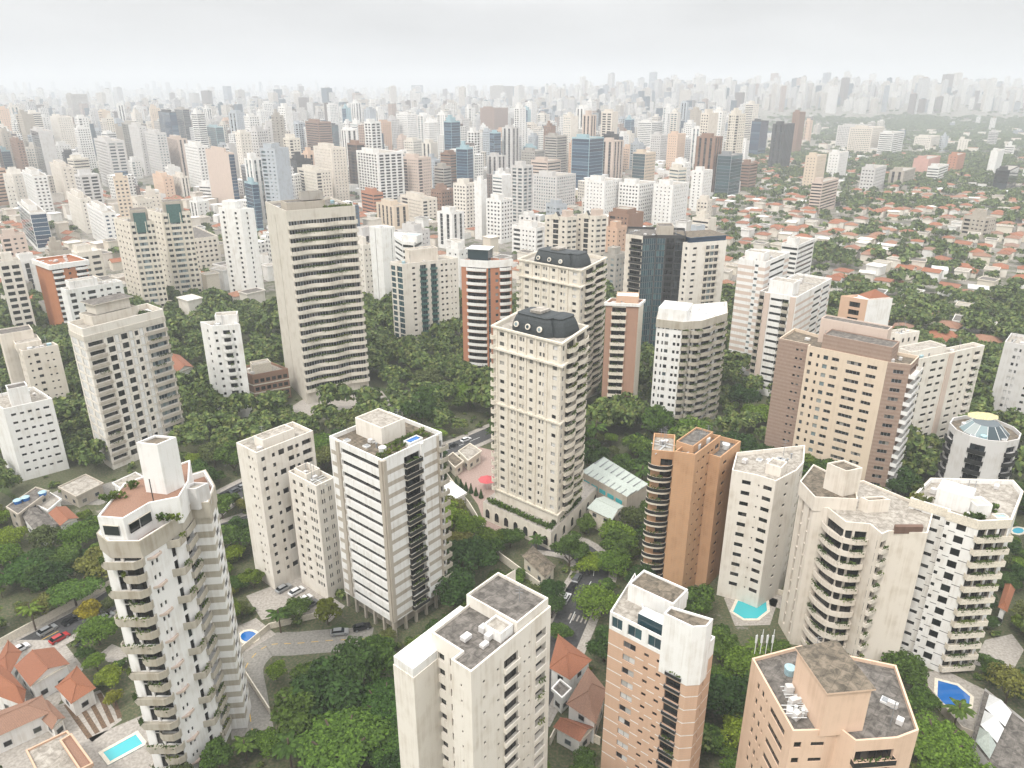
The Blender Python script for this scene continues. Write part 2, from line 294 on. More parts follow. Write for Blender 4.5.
def outline(wd, dep, kind):
    h = wd / 2
    if kind == 'curve': return [(h * math.cos(a), -dep * math.sin(a) if dep else 0) for a in [math.pi - math.pi * i / 10 for i in range(11)]]
    if kind == 'bow': return [(-h, 0)] + [(-h + wd * i / 8, -dep * (.55 + .45 * math.sin(math.pi * i / 8))) for i in range(9)] + [(h, 0)]
    if kind == 'wave': return [(-h, 0)] + [(-h + wd * i / 24, -dep * (1 + .5 * math.sin(6.2832 * i / 24 * 2.2 + 1.1))) for i in range(25)] + [(h, 0)]
    if kind == 'tri': return [(-h, 0), (-h * .2, -dep * .95), (h, -dep * .55), (h, 0)]
    if kind == 'cham': return [(-h, 0), (-h, -dep * .5), (-h + dep * .6, -dep), (h - dep * .6, -dep), (h, -dep * .5), (h, 0)]
    return [(-h, 0), (-h, -dep), (h, -dep), (h, 0)]
def balcony_mesh(wd, dep, kind, ph, mat, drop=.25, rail=None):
    key = (round(wd, 1), dep, kind, ph, mat, drop, rail)
    if key in BAL: return BAL[key]
    q = outline(key[0], dep, kind); m = MB(); m.prism(q, -drop, 0, mat)
    ins = []
    n = len(q)
    for i in range(n):
        a = Vector(q[max(0, i - 1)]); b = Vector(q[i]); c = Vector(q[min(n - 1, i + 1)]); d = (c - a).normalized(); ins.append(tuple(b + Vector((-d.y, d.x)) * .13))
    pm = rail or mat
    if dep > .05:
        for i in range(n - 1):
            a, b, c, d = q[i], q[i + 1], ins[i + 1], ins[i]
            m.quad((*a, 0), (*b, 0), (*b, ph), (*a, ph), pm); m.quad((*d, ph), (*c, ph), (*c, .0), (*d, .0), pm); m.quad((*a, ph), (*b, ph), (*c, ph), (*d, ph), mat)
    BAL[key] = m.mesh('balcony'); return BAL[key]
PL = {}
def planting_mesh(wd, dep, kind, ph, dens, var):
    key = (round(wd, 1), dep, kind, var)
    if key in PL: return PL[key]
    q = [p for p in outline(key[0], max(.1, dep - .25), kind)][1:-1] or [(-wd / 2, 0), (wd / 2, 0)]
    if kind == 'curve': q = outline(key[0], dep - .25, kind)[2:-2]
    r = random.Random(var); a = r.random() * .4; b = .6 + .4 * r.random(); q = [(*p, ph) for p in q]
    if len(q) == 2: q = [tuple(q[0][i] + (q[1][i] - q[0][i]) * t for i in range(3)) for t in (a, b)]
    else: k = int(a * len(q)); q = q[k:max(k + 2, int(b * len(q)))]
    PL[key] = leafstrip(q, int(13 * dens * wd), .3, 'plant', var, .42, .28).mesh('planting'); return PL[key]
def cols(n, a, b, wf, s, h, kind='w', **kw): return [dict(a=a + (b - a) * (i + .5 - wf / 2) / n, b=a + (b - a) * (i + .5 + wf / 2) / n, s=s, h=h, k=kind, **kw) for i in range(n)]
def col(a, b, s, h, kind='w', **kw): return dict(a=a, b=b, s=s, h=h, k=kind, **kw)

class Tower:
    def __init__(s, label, pts, z, nf, wall='white', base=0., back=None, name='apartment_tower', cat='apartment tower', group=None, f0=4., roof='roof_grey', parapet=1.0, embed=False, top=1.2):
        if back is None:
            if len(pts) == 3: back = [(pts[2][0] + pts[0][0] - pts[1][0], pts[2][1] + pts[0][1] - pts[1][1])]
            else: back = []
        elif isinstance(back, (int, float)):
            c = Vector((sum(p[0] for p in pts), sum(p[1] for p in pts))).normalized() * back
            back = [(pts[-1][0] + c.x, pts[-1][1] + c.y), (pts[0][0] + c.x, pts[0][1] + c.y)]
        s.q = list(pts) + list(back); s.nv = len(pts) - 1; s.z = z; s.nf = nf; s.wall = wall; s.base = base; s.f0 = f0; s.fh = (z - top - f0) / nf; s.embed = embed
        s.o = pts[len(pts) // 2]; s.root = tag(obj(name, None, None, (s.o[0], s.o[1], base)), label, cat, group)
        s.mb = MB(); s.win = []; s.bal = []; s.done = set(); s.roofm = roof; s.par = parapet; s.label = label
        addbld(s.q, z)
    def L(s, p, z=0.): return (p[0] - s.o[0], p[1] - s.o[1], z - s.base)
    def facade(s, i, C=(), bal=(), wall=None, band=None, q=None, z0=None, z1=None, f0=None, fh=None, nf=None, fins=()):
        q = q or s.q; own = q is s.q
        if own: s.done.add(i)
        p, r = q[i], q[(i + 1) % len(q)]; dx, dy = r[0] - p[0], r[1] - p[1]; L = math.hypot(dx, dy); ex, ey = dx / L, dy / L; ang = math.atan2(ey, ex)
        z0 = s.base if z0 is None else z0; z1 = s.z if z1 is None else z1; f0 = s.f0 if f0 is None else f0; fh = fh or s.fh; nf = nf or s.nf; wall = wall or s.wall; mb = s.mb
        def pt(u, d, z): return s.L((p[0] + ex * L * u - ey * d, p[1] + ey * L * u + ex * d), z)        # d: metres into the building
        def strip(a, b, m):
            if b - a < 1e-4: return
            if band and z1 > f0:
                m2, b0, b1 = band; zs = z0
                for k in range(nf):
                    za, zb = f0 + k * fh + b0, f0 + k * fh + b1
                    if za > zs: mb.quad(pt(a, 0, zs), pt(b, 0, zs), pt(b, 0, za), pt(a, 0, za), m)
                    mb.quad(pt(a, 0, za), pt(b, 0, za), pt(b, 0, zb), pt(a, 0, zb), m2); zs = zb
                mb.quad(pt(a, 0, zs), pt(b, 0, zs), pt(b, 0, z1), pt(a, 0, z1), m)
            else: mb.quad(pt(a, 0, z0), pt(b, 0, z0), pt(b, 0, z1), pt(a, 0, z1), m)
        u = 0.
        for c in sorted(C, key=lambda c: c['a']):
            a, b = max(u, c['a']), c['b']
            if b <= a: continue
            strip(u, a, wall); u = b; zc = z0; m = c.get('m', wall); dp = c.get('d', .22); lo, st = c.get('from', 0), c.get('every', 1); mm = c.get('bm', m)
            for k in range(lo, c.get('to', nf)):
                if (k - lo) % st: continue
                za, zb = f0 + k * fh + c['s'], min(f0 + k * fh + c['s'] + c['h'], z1 - .05)
                if za > zc + .02: mb.quad(pt(a, 0, zc), pt(b, 0, zc), pt(b, 0, za), pt(a, 0, za), mm)
                mb.quad(pt(a, 0, za), pt(b, 0, za), pt(b, dp, za), pt(a, dp, za), mm); mb.quad(pt(a, dp, zb), pt(b, dp, zb), pt(b, 0, zb), pt(a, 0, zb), mm)
                mb.quad(pt(a, 0, zb), pt(a, dp, zb), pt(a, dp, za), pt(a, 0, za), mm); mb.quad(pt(b, dp, zb), pt(b, 0, zb), pt(b, 0, za), pt(b, dp, za), mm)
                if s.embed:
                    g = {'s': 'shutter', 'd': 'glass_dark', 'p': 'glass_pale', 't': 'glass_teal', 'k': 'glass_black', 'b': 'glass_blue'}.get(c['k'], 'glass')
                    mb.quad(pt(a, dp, za), pt(b, dp, za), pt(b, dp, zb), pt(a, dp, zb), g)
                else: s.win.append((pt((a + b) / 2, dp, (za + zb) / 2), ang, (b - a) * L, zb - za, c['k']))
                zc = zb
            mb.quad(pt(a, 0, zc), pt(b, 0, zc), pt(b, 0, z1), pt(a, 0, z1), m)
        strip(u, 1., wall)
        for fa, fb, fd, fm in fins:
            mb.prism([pt(fa, -fd, 0)[:2], pt(fb, -fd, 0)[:2], pt(fb, -.0, 0)[:2], pt(fa, -.0, 0)[:2]], f0 - s.base, z1 - s.base - .3, fm)
        for B in bal:
            lo, st = B.get('from', 0), B.get('every', 1)
            for k in range(lo, B.get('to', nf)):
                if (k - lo) % st: continue
                wd = (B['b'] - B['a']) * L; ph = B.get('ph', 1.); kd = B.get('kind', 'rect'); dep = B.get('dep', 1.2); mt = B.get('m', 'balcony_concrete')
                me = balcony_mesh(wd, dep, kd, ph, mt, B.get('drop', .25), B.get('rail')); pl = None
                if rnd.random() < B.get('plant', 0): pl = planting_mesh(wd, dep, kd, ph, B.get('dens', 1.), rnd.randrange(5))
                s.bal.append((pt((B['a'] + B['b']) / 2, 0.003, f0 + k * fh + B.get('dz', 0)), ang, me, pl))
    def band_ring(s, z0, z1, out, m, q=None, name='parapet_band'):
        """a plain ring standing proud of the walls"""
        q = q or s.q; o = inset(q, -out); i2 = inset(q, .02); b = MB(); n = len(q)
        for k in range(n):
            j = (k + 1) % n
            b.quad(s.L(o[k], z0), s.L(o[j], z0), s.L(o[j], z1), s.L(o[k], z1), m); b.quad(s.L(o[k], z1), s.L(o[j], z1), s.L(i2[j], z1), s.L(i2[k], z1), m); b.quad(s.L(i2[k], z0), s.L(i2[j], z0), s.L(o[j], z0), s.L(o[k], z0), m)
        return obj(name, b.mesh(name), s.root)
    def block(s, q, z0, z1, m, top='roof_grey', name='rooftop_block', over=0., lip=.35):
        """a closed block with its own roof; q world points counter-clockwise"""
        b = MB(); n = len(q)
        for k in range(n):
            j = (k + 1) % n; b.quad(s.L(q[k], z0), s.L(q[j], z0), s.L(q[j], z1), s.L(q[k], z1), m)
        o = inset(q, .25)
        for k in range(n):
            j = (k + 1) % n; b.quad(s.L(q[k], z1), s.L(q[j], z1), s.L(o[j], z1), s.L(o[k], z1), m); b.quad(s.L(o[k], z1), s.L(o[j], z1), s.L(o[j], z1 - lip), s.L(o[k], z1 - lip), m)
        b.fill([s.L(p, z1 - lip) for p in o], top)
        if over: b.prism([s.L(p)[:2] for p in inset(q, -over)], z1 + .003 - s.base, z1 + .3 - s.base, m, top)
        return obj(name, b.mesh(name), s.root)
    def rect(s, i, a, b, d0, d1):
        """rectangle along edge i: fractions a..b, from d0 to d1 metres into the plan"""
        p, r = s.q[i], s.q[(i + 1) % len(s.q)]; dx, dy = r[0] - p[0], r[1] - p[1]; L = math.hypot(dx, dy); ex, ey = dx / L, dy / L
        f = lambda u, d: (p[0] + dx * u - ey * d, p[1] + dy * u + ex * d); return [f(a, d0), f(b, d0), f(b, d1), f(a, d1)]
    def finish(s, maxw=100, clutter=True):
        for i in range(len(s.q)):
            if i not in s.done: s.facade(i)
        b = s.mb; z = s.z; n = len(s.q); o = inset(s.q, .3); zr = z - s.par
        for k in range(n):
            j = (k + 1) % n; b.quad(s.L(s.q[k], z), s.L(s.q[j], z), s.L(o[j], z), s.L(o[k], z), s.wall); b.quad(s.L(o[k], z), s.L(o[j], z), s.L(o[j], zr), s.L(o[k], zr), s.wall)
        if s.embed: b.fill([s.L(p, zr) for p in o], s.roofm)
        obj('wall', b.mesh('wall'), s.root)
        if s.embed: return s
        r = MB(); r.fill([s.L(p, zr) for p in o], s.roofm); obj('roof', r.mesh('roof'), s.root)
        key = lambda t: (t[0][0] + s.o[0]) ** 2 + (t[0][1] + s.o[1]) ** 2 + (t[0][2] + s.base - CAM_H) ** 2
        area = lambda t: -t[2] * t[3] / key(t)
        s.win.sort(key=area); rest = MB()
        for k, (c, ang, wd, h, kd) in enumerate(s.win):
            me = window_mesh(wd, h, kd)
            if k < maxw:
                ob = obj('window', me, s.root, c, ang); ob.scale = (wd, 1, h)
            else:
                co, si = math.cos(ang), math.sin(ang); b0 = len(rest.v)
                rest.v.extend((c[0] + co * v.co.x * wd - si * v.co.y, c[1] + si * v.co.x * wd + co * v.co.y, c[2] + v.co.z * h) for v in me.vertices)
                for pl in me.polygons: rest.f.append(tuple(b0 + x for x in pl.vertices)); rest.m.append(rest.mi(me.materials[pl.material_index].name))
        if rest.f: tag(obj('window', rest.mesh('window'), s.root), None, None, kind='stuff')
        s.bal.sort(key=lambda t: key(t)); rb, rp_ = MB(), MB()
        for k, (c, ang, me, pl) in enumerate(s.bal):
            if k < 100:
                ob = obj('balcony', me, s.root, c, ang)
                if pl: obj('planting', pl, ob)
            else:
                co, si = math.cos(ang), math.sin(ang)
                for mm in (me, pl):
                    if not mm: continue
                    b0 = len(rb.v); rb.v.extend((c[0] + co * v.co.x - si * v.co.y, c[1] + si * v.co.x + co * v.co.y, c[2] + v.co.z) for v in mm.vertices)
                    for q in mm.polygons: rb.f.append(tuple(b0 + x for x in q.vertices)); rb.m.append(rb.mi(mm.materials[q.material_index].name))
        if rb.f: tag(obj('balcony', rb.mesh('balcony'), s.root), None, None, kind='stuff')
        if clutter: s.clutter(zr)
        return s
    def clutter(s, zr, n=10):
        q = inset(s.q, 1.8); xs = [p[0] for p in q]; ys = [p[1] for p in q]; r = random.Random(len(s.label) * 31 + int(s.o[0]))
        for k in range(n):
            for _ in range(12):
                p = (r.uniform(min(xs), max(xs)), r.uniform(min(ys), max(ys)))
                if inside(p, q): break
            else: continue
            m = MB(); a = R_(50) + r.choice((0, 1.5708)); t = r.random()
            if t < .3: m.box((0, 0, .15), r.uniform(.8, 1.6), r.uniform(.7, 1.2), r.uniform(.5, 1.1), 'light_grey', a); m.box((0, 0, 0), .6, .6, .15, 'metal_grey', a); nm = 'air_unit'
            elif t < .5: m.box((0, 0, 0), 1.3, 1.3, .35, 'roof_white', a); m.box((0, 0, .35), 1.0, 1.0, .08, 'metal_grey', a); nm = 'roof_hatch'
            elif t < .66: c, si = math.cos(a) * r.uniform(2, 4), math.sin(a) * r.uniform(2, 4); m.tube((-c, -si, .25), (c, si, .25), .09, 'steel_white'); m.tube((-c, -si + .4, .2), (c, si + .4, .2), .06, 'metal_grey'); nm = 'roof_pipe'
            elif t < .76: m.cyl((0, 0, 0), .8, 1.3, r.choice(('steel_white', 'blue_pale', 'light_grey')), 12, .9); nm = 'water_tank'
            elif t < .86: m.cyl((0, 0, 0), .16, 1.1, 'metal_grey', 8); m.cyl((0, 0, 1.1), .3, .2, 'metal_grey', 8); nm = 'roof_vent'
            else:
                m.tube((0, 0, 0), (0, 0, 4.5), .06, 'metal_grey'); [m.tube((-.6, 0, h), (.6, 0, h), .03, 'metal_grey', 4) for h in (3.2, 3.8, 4.3)]; nm = 'antenna'
            obj(nm, m.mesh(nm), s.root, s.L(p, zr + .002))
# ------------------------------------------------------------------ the named towers, near ones first
LEDGE = dict(kind='rect', dep=.35, ph=.02)
def px(pts, z): return [P(x, y, z) for x, y in pts]
GA = 50
# white tower with grey planted balconies (foot of the photo, left)
z = 52.5
pts = px([(98, 533), (108, 541), (139, 541), (180, 516), (190, 503), (208, 502), (214, 486)], z)
T = Tower('tall white tower with stacked grey planted balconies and a terracotta roof terrace', pts, z, 17, 'white', back=[(pts[-1][0] - 4, pts[-1][1] + 6), (pts[0][0] - 1, pts[0][1] + 13)], f0=3, parapet=1.1, roof='terracotta_deck')
T.facade(0)
T.facade(1, [col(.06, .27, .1, 2.75, 'd'), col(.36, .95, .0, 2.35, 'd', d=.45)],
  [dict(a=-.3, b=1.06, every=2, dep=1.7, kind='cham', ph=1.1, drop=.35, plant=.7), dict(a=.3, b=1.04, every=2, **{'from': 1}, dep=1.5, kind='cham', ph=1.1, drop=.35, plant=.6)])
T.facade(2, [col(.16, .21, 1.2, .9, 'd'), col(.27, .32, 1.2, .9, 'd'), col(.66, .76, .2, 2.1, 'd')],
  [dict(a=.08, b=.4, every=2, dep=.8, kind='tri', ph=.25, drop=.18, m='pink_beige'), dict(a=.57, b=.97, every=2, dep=1.6, kind='tri', ph=1.1, drop=.35, plant=.8)])
T.facade(3, [col(.15, .85, .1, 2.2, 'd', d=.9)], [dict(a=.02, b=.92, dep=.6, kind='rect', ph=1.05, drop=.3, plant=.5)])
T.facade(4, band=('balcony_concrete', -.4, .9))
T.facade(5, [col(.35, .75, .9, 1.5, 'd')], band=('balcony_concrete', -.4, .9))
T.facade(6); T.facade(7)
T.band_ring(49.4, 52.55, .22, 'balcony_concrete')
T.finish()
q = px([(95.5, 517), (123, 519), (150, 503), (180, 497), (190, 480)], 56.5); q = q + [(q[-1][0] - 3, q[-1][1] + 8), (q[0][0] - 1, q[0][1] + 11)]
T.block(inset(q, .2), 51.4, 56.5, 'white', 'terracotta_deck', name='terrace_storey', lip=.3)
for i_, us in ((0, (.2, .75)), (1, (.15, .5)), (1, (.55, .95))):
    a_, c_ = Vector(q[i_]), Vector(q[i_ + 1]); d_ = (c_ - a_); m = MB(); w_ = d_.length * (us[1] - us[0]); m.box((0, 0, 0), w_, .1, 1.7, 'glass_dark'); m.box((0, .02, 1.7), w_ + .1, .14, .12, 'cream_paint'); mm_ = a_ + d_ * (us[0] + us[1]) / 2
    obj('terrace_window', m.mesh('terrace_window'), T.root, T.L(mm_, 53.3), math.atan2(d_.y, d_.x))
bx = chain((166.5, 493), 56.5, [(57, 185)], [(168, 146)]); bx.append((bx[2][0] + bx[0][0] - bx[1][0], bx[2][1] + bx[0][1] - bx[1][1]))
T.block(bx, 56.2, 65.6, 'white', 'roof_brown', name='water_tower')
bx = chain((196, 492), 55, [(57, 209)], [(175, 181)]); bx.append((bx[2][0] + bx[0][0] - bx[1][0], bx[2][1] + bx[0][1] - bx[1][1]))
T.block(bx, 51.4, 55.6, 'light_grey', 'roof_light')
m = MB(); m.prism([T.L(p)[:2] for p in px([(193.5, 497), (204.5, 497), (205.5, 493), (195.5, 493)], 52.6)], 52.0 - T.base, 52.75 - T.base, 'white', 'water_blue'); obj('roof_pool', m.mesh('roof_pool'), T.root)
for a in ((118, 497), (104, 508), (108, 500), (132, 487), (160, 503), (172, 503)):
    p = P(*a, 56.5); me = leafstrip([(-.9, 0, .6), (.9, .3, .6)], 60, .45, 'plant', int(a[0])).mesh('planting'); obj('planting', me, T.root, T.L(p, 56.2 if a[1] < 503 else 53))
m = MB(); m.tube((0, 0, 0), (0, 0, 5), .09, 'dark_rail'); obj('flue', m.mesh('flue'), T.root, T.L(P(154, 503, 56), 55.5)); 

# cream towers with small windows
z = 39.5
T = Tower('broad cream tower with small dark windows, taller half of a close pair', chain((256, 453), z, [(GA, 313)], [(140, 236)]), z, 13, 'cream_light', f0=3, roof='roof_light')
T.facade(0, [col(.3, .42, 1.1, 1., 'd')]) if False else T.facade(0, [col(.55, .63, 1.1, .9, 'd'), col(.75, .8, 1.1, .9, 'd')])
T.facade(1, [col(.07, .13, 1.1, 1.1, 'd'), col(.25, .30, 1.1, 1.1, 'd'), col(.36, .46, .9, 1.5, 'd', **{'every': 2}), col(.52, .62, 1., 1.3, 'd'), col(.66, .72, 1.1, 1., 'd'), col(.78, .95, .8, 1.5, 'd', d=.7)])
T.finish(); T.block(T.rect(1, .2, .75, 2, 6), 38, 41, 'cream_light', 'roof_light')
z = 33
T = Tower('narrower cream tower with a sunken roof terrace, lower half of a close pair', chain((316, 486), z, [(GA, 335)], [(140, 288)]), z, 11, 'cream_light', f0=2.5, roof='roof_light')
T.facade(0, [col(.14, .24, 1., 1.2, 'd'), col(.38, .5, .9, 1.5, 'd', d=.5), col(.68, .74, .9, 1.3, 'd'), col(.77, .83, .9, 1.3), col(.86, .92, .9, 1.3)])
T.facade(1, [col(.22, .29, .9, 1.3, 'd'), col(.33, .4, .9, 1.3), col(.6, .66, .9, 1.3, 'd'), col(.7, .76, .9, 1.3)])
T.finish(); T.block(T.rect(0, .1, .55, 1, 5), 32, 33.9, 'cream_light', 'roof_light', name='roof_terrace_wall', lip=1.6)

# white tower with ribbon windows
z = 47
T = Tower('white tower with long dark ribbon windows and beige bands on stilts', chain((382, 460), z, [(GA, 442)], [(140, 329)]), z, 14, 'white', f0=4.6, base=0, roof='roof_brown')
bd = ('beige_concrete', -.05, 1.0)
T.facade(0, [col(0.0, .018, 0, .01), col(.22, .93, 1.25, 1.25, 'd', d=.55, m='white', bm='white')], band=bd, z0=4.2, fins=[(.14, .2, .35, 'beige_concrete'), (.95, 1., .35, 'beige_concrete')])
T.facade(1, [col(.34, .6, .1, 2.2, 'd', d=.45, m='white'), col(.93, .985, .6, 1.7, 'd', d=.4)], [dict(a=.33, b=.61, dep=.9, kind='rect', ph=1., rail='dark_rail', plant=.5), dict(a=.91, b=1.06, dep=.9, ph=.9)], band=bd, z0=4.2, fins=[(0, .05, .35, 'beige_concrete'), (.61, .66, .3, 'white'), (.9, .93, .3, 'beige_concrete')])
for i in (2, 3): T.facade(i, z0=4.2)
b = MB(); qi = inset(T.q, 2.2)
for k in range(4): b.quad(T.L(qi[k], 0), T.L(qi[(k + 1) % 4], 0), T.L(qi[(k + 1) % 4], 4.2), T.L(qi[k], 4.2), 'beige_concrete')
b.poly([T.L(p, 4.2) for p in T.q][::-1], 'white'); obj('ground_storey', b.mesh('ground_storey'), T.root)
for i in (0, 1):
    for u in np.linspace(.03, .97, 6):
        p = T.rect(i, u, u, .4, .4)[0]; m = MB(); m.box((0, 0, 0), .6, .6, 4.2, 'beige_concrete', R_(50)); obj('pillar', m.mesh('pillar'), T.root, T.L(p, 0))
T.finish(); T.block(T.rect(0, .12, .62, 6, 13), 45.9, 50.2, 'cream_light', 'roof_light')
T.block(T.rect(1, .5, .72, 1., 3.2), 45.9, 47.2, 'white', 'water_blue', name='roof_pool', lip=.2)
for k in range(5): obj('planting', leafstrip([(-1.3, 0, .8), (1.3, 0, .8)], 90, .4, 'plant', 70 + k).mesh('planting'), T.root, T.L(T.rect(1, .35 + .12 * k, .4, 4.2, 5)[0], 46.1), R_(50))
for u in (.1, .2, .35, .5, .7, .85): obj('planting', leafstrip([(-1, 0, .5), (1, 0, .5)], 45, .45, 'plant', int(u * 50)).mesh('planting'), T.root, T.L(T.rect(1, u, u, 2.5, 3)[0], 46))

# tall slab with wavy balconies
z = 78
T = Tower('tallest slab, beige concrete with wavy full-width balconies on every floor', chain((286, 211), z, [(32, 355)], [(122, 265)]), z, 21, 'warm_concrete', f0=5.5, roof='roof_grey', top=3)
T.facade(1, [col(.015, .985, .0, 2.3, 'w', d=.45, m='warm_concrete')], [dict(a=.0, b=1.0, dep=1.3, kind='wave', ph=1.1, m='ivory', drop=.4, plant=.9, dens=1.7)])
T.facade(0, [col(.44, .455, 0, 3, 'd', d=.3)])
T.finish(); T.block(T.rect(1, .05, .6, 3, 11), 77, 80.5, 'beige_concrete'); T.block(T.rect(1, .3, .62, 6, 10), 80.5, 83.5, 'grey_concrete')
for u in (.6, .68, .76, .84, .92): obj('planting', leafstrip([(-1.2, 0, .8), (1.2, 0, .8)], 70, .5, 'plant', int(u * 80)).mesh('planting'), T.root, T.L(T.rect(1, u, u, 1.2, 3)[0], 77.2))

# pair of ornate ivory towers with slate mansard roofs
def mansard(label, F, Lx, Rx, z, base, nf, Fc, group=None):
    pts = chain(F, z, [(GA + 12, Rx)], [(140, Lx)])
    T = Tower(label, pts, z, nf, 'ivory', base=base, f0=base + 3.5, roof='roof_light', top=.6)
    fl = [(u - .012, u + .012, .28, 'cream_paint') for u in (.06, .22, .365, .5, .645, .8, .985)]
    T.facade(0, [col(.10, .17, .95, 1.15, 'm'), col(.27, .31, .95, 1.15, 'm'), col(.325, .345, .95, 1.15, 'm'), col(.40, .44, .95, 1.15, 'm'), col(.45, .47, .95, 1.15, 's'), col(.55, .6, .95, 1.15, 'm'), col(.69, .72, .95, 1.15, 'm'), col(.74, .765, .95, 1.15, 's'), col(.88, .94, .95, 1.15, 's')],
      [dict(a=-.03, b=.05, dep=1.2, kind='curve', ph=1., m='cream_paint')], fins=fl)
    T.facade(1, [col(.04, .1, .8, 1.4, 's'), col(.2, .5, .05, 2.2, 'd', d=.45), col(.58, .94, .05, 2.2, 'd', d=.45)],
      [dict(a=.16, b=.54, dep=1.7, kind='bow', ph=1., m='cream_paint', plant=.75, dens=1.1), dict(a=.56, b=.99, dep=1.5, kind='bow', ph=1., m='cream_paint', plant=.75, dens=1.1)])
    for za in (base + 3, base + 3 + (z - base - 3) * .55): T.band_ring(za, za + .5, .45, 'cream_paint', name='cornice')
    zc = z - 2 * T.fh - .9; T.band_ring(zc, zc + .5, .8, 'ivory', name='cornice'); T.band_ring(z - .45, z + .1, .5, 'cream_paint', name='cornice')
    T.finish(clutter=False)
    zb = z - .9
    def dome(nm, q0, prof, mat):
        rings = [([T.L(p, zb + h) for p in inset(q0, d)]) for d, h in prof]; b = MB(); n = len(q0)
        for A, B in zip(rings, rings[1:]):
            for k in range(n): b.quad(A[k], A[(k + 1) % n], B[(k + 1) % n], B[k], mat)
        b.fill(rings[-1], 'slate'); return obj(nm, b.mesh(nm), T.root)
    prof = [(0, 0), (.2, 1.2), (.6, 2.6), (1.1, 3.7), (1.6, 4.4), (1.45, 4.45), (1.45, 4.75), (2.3, 5.0)]
    def oct(a, b_, d0, d1, ch):
        r = T.rect(0, a, b_, d0, d1); o = []
        for k in range(4):
            p, pr, nx = Vector(r[k]), Vector(r[k - 1]), Vector(r[(k + 1) % 4]); o += [tuple(p + (pr - p).normalized() * ch), tuple(p + (nx - p).normalized() * ch)]
        return o
    q0 = oct(.14, .74, 2.4, 13, 1.8); dome('mansard_roof', q0, prof, 'slate'); q2 = q0
    dome('mansard_wing', oct(.52, .85, 4.6, 14.5, 1.7), [(d, h * .97 + .002) for d, h in prof], 'slate')
    a0, a1 = q0[1], q0[2]; dx, dy = a1[0] - a0[0], a1[1] - a0[1]; ln = math.hypot(dx, dy)
    for u in (.12, .5, .88):
        m = MB(); m.cyl((0, 0, 0), .8, .35, 'ivory', 14); m.cyl((0, 0, .355), .5, .03, 'glass_pale', 12)
        oo = obj('round_dormer', m.mesh('round_dormer'), T.root, T.L((a0[0] + dx * u - dy / ln * .12, a0[1] + dy * u + dx / ln * .12), zb + 2.)); oo.rotation_euler = (R_(78), 0, math.atan2(dy, dx))
    c = [sum(p[i] for p in q2) / 8 for i in (0, 1)]; m = MB(); m.box((0, 0, 0), 4.5, 3.5, .7, 'roof_light', R_(50)); obj('rooftop_block', m.mesh('rooftop_block'), T.root, T.L(c, zb + 5.1))
    return T
MT1 = mansard('nearer ornate ivory tower with slate mansard roof and curved planted balconies', (562, 343), 493, 587, 60, 6, 18, None)
MT2 = mansard('farther ornate ivory tower with slate mansard roof, half behind its twin', (581, 270), 519, 606, 60, 6, 18, None)
# podium of the pair
z = 6.0
pd = chain((551, 532), z, [(GA + 8, 606)], [(140, 483)]); pd.append((pd[2][0] + pd[0][0] - pd[1][0], pd[2][1] + pd[0][1] - pd[1][1]))
r = tag(obj('podium', None, None, (pd[1][0], pd[1][1], 0)), 'low ivory stone podium under the mansard towers with planted edges', 'podium'); addbld(pd, z)
b = MB(); Lp = lambda p, zz: (p[0] - pd[1][0], p[1] - pd[1][1], zz)
for k in range(4): b.quad(Lp(pd[k], 0), Lp(pd[(k + 1) % 4], 0), Lp(pd[(k + 1) % 4], z), Lp(pd[k], z), 'ivory')
b.poly([Lp(p, z - .002) for p in pd], 'paving'); obj('wall', b.mesh('wall'), r)
for (i, j) in ((0, 1), (1, 2)):
    n = 7
    for k in range(n):
        u = (k + .5) / n; c = (pd[i][0] + (pd[j][0] - pd[i][0]) * u, pd[i][1] + (pd[j][1] - pd[i][1]) * u); a = math.atan2(pd[j][1] - pd[i][1], pd[j][0] - pd[i][0])
        m = MB(); h = [(-.9, 1.), (.9, 1.), (.9, 3.2), (.6, 3.9), (0, 4.2), (-.6, 3.9), (-.9, 3.2)]
        m.poly([(x, -.02, zz) for x, zz in h], 'glass_dark')
        for q1, q2 in zip(h, h[1:] + h[:1]): m.tube((q1[0], -.04, q1[1]), (q2[0], -.04, q2[1]), .09, 'cream_paint', 4)
        obj('arched_window', m.mesh('arched_window'), r, Lp(c, 0), a)
hd = inset(pd, 1.2)
for (i, j) in ((0, 1), (1, 2)):
    me = leafstrip([Lp(hd[i], z + .5), Lp([hd[i][0] * .45 + hd[j][0] * .55, hd[i][1] * .45 + hd[j][1] * .55] if i == 1 else hd[j], z + .5)], 900, .5, 'leaf', 3 + i, .7, .7).mesh('hedge'); obj('hedge', me, r)

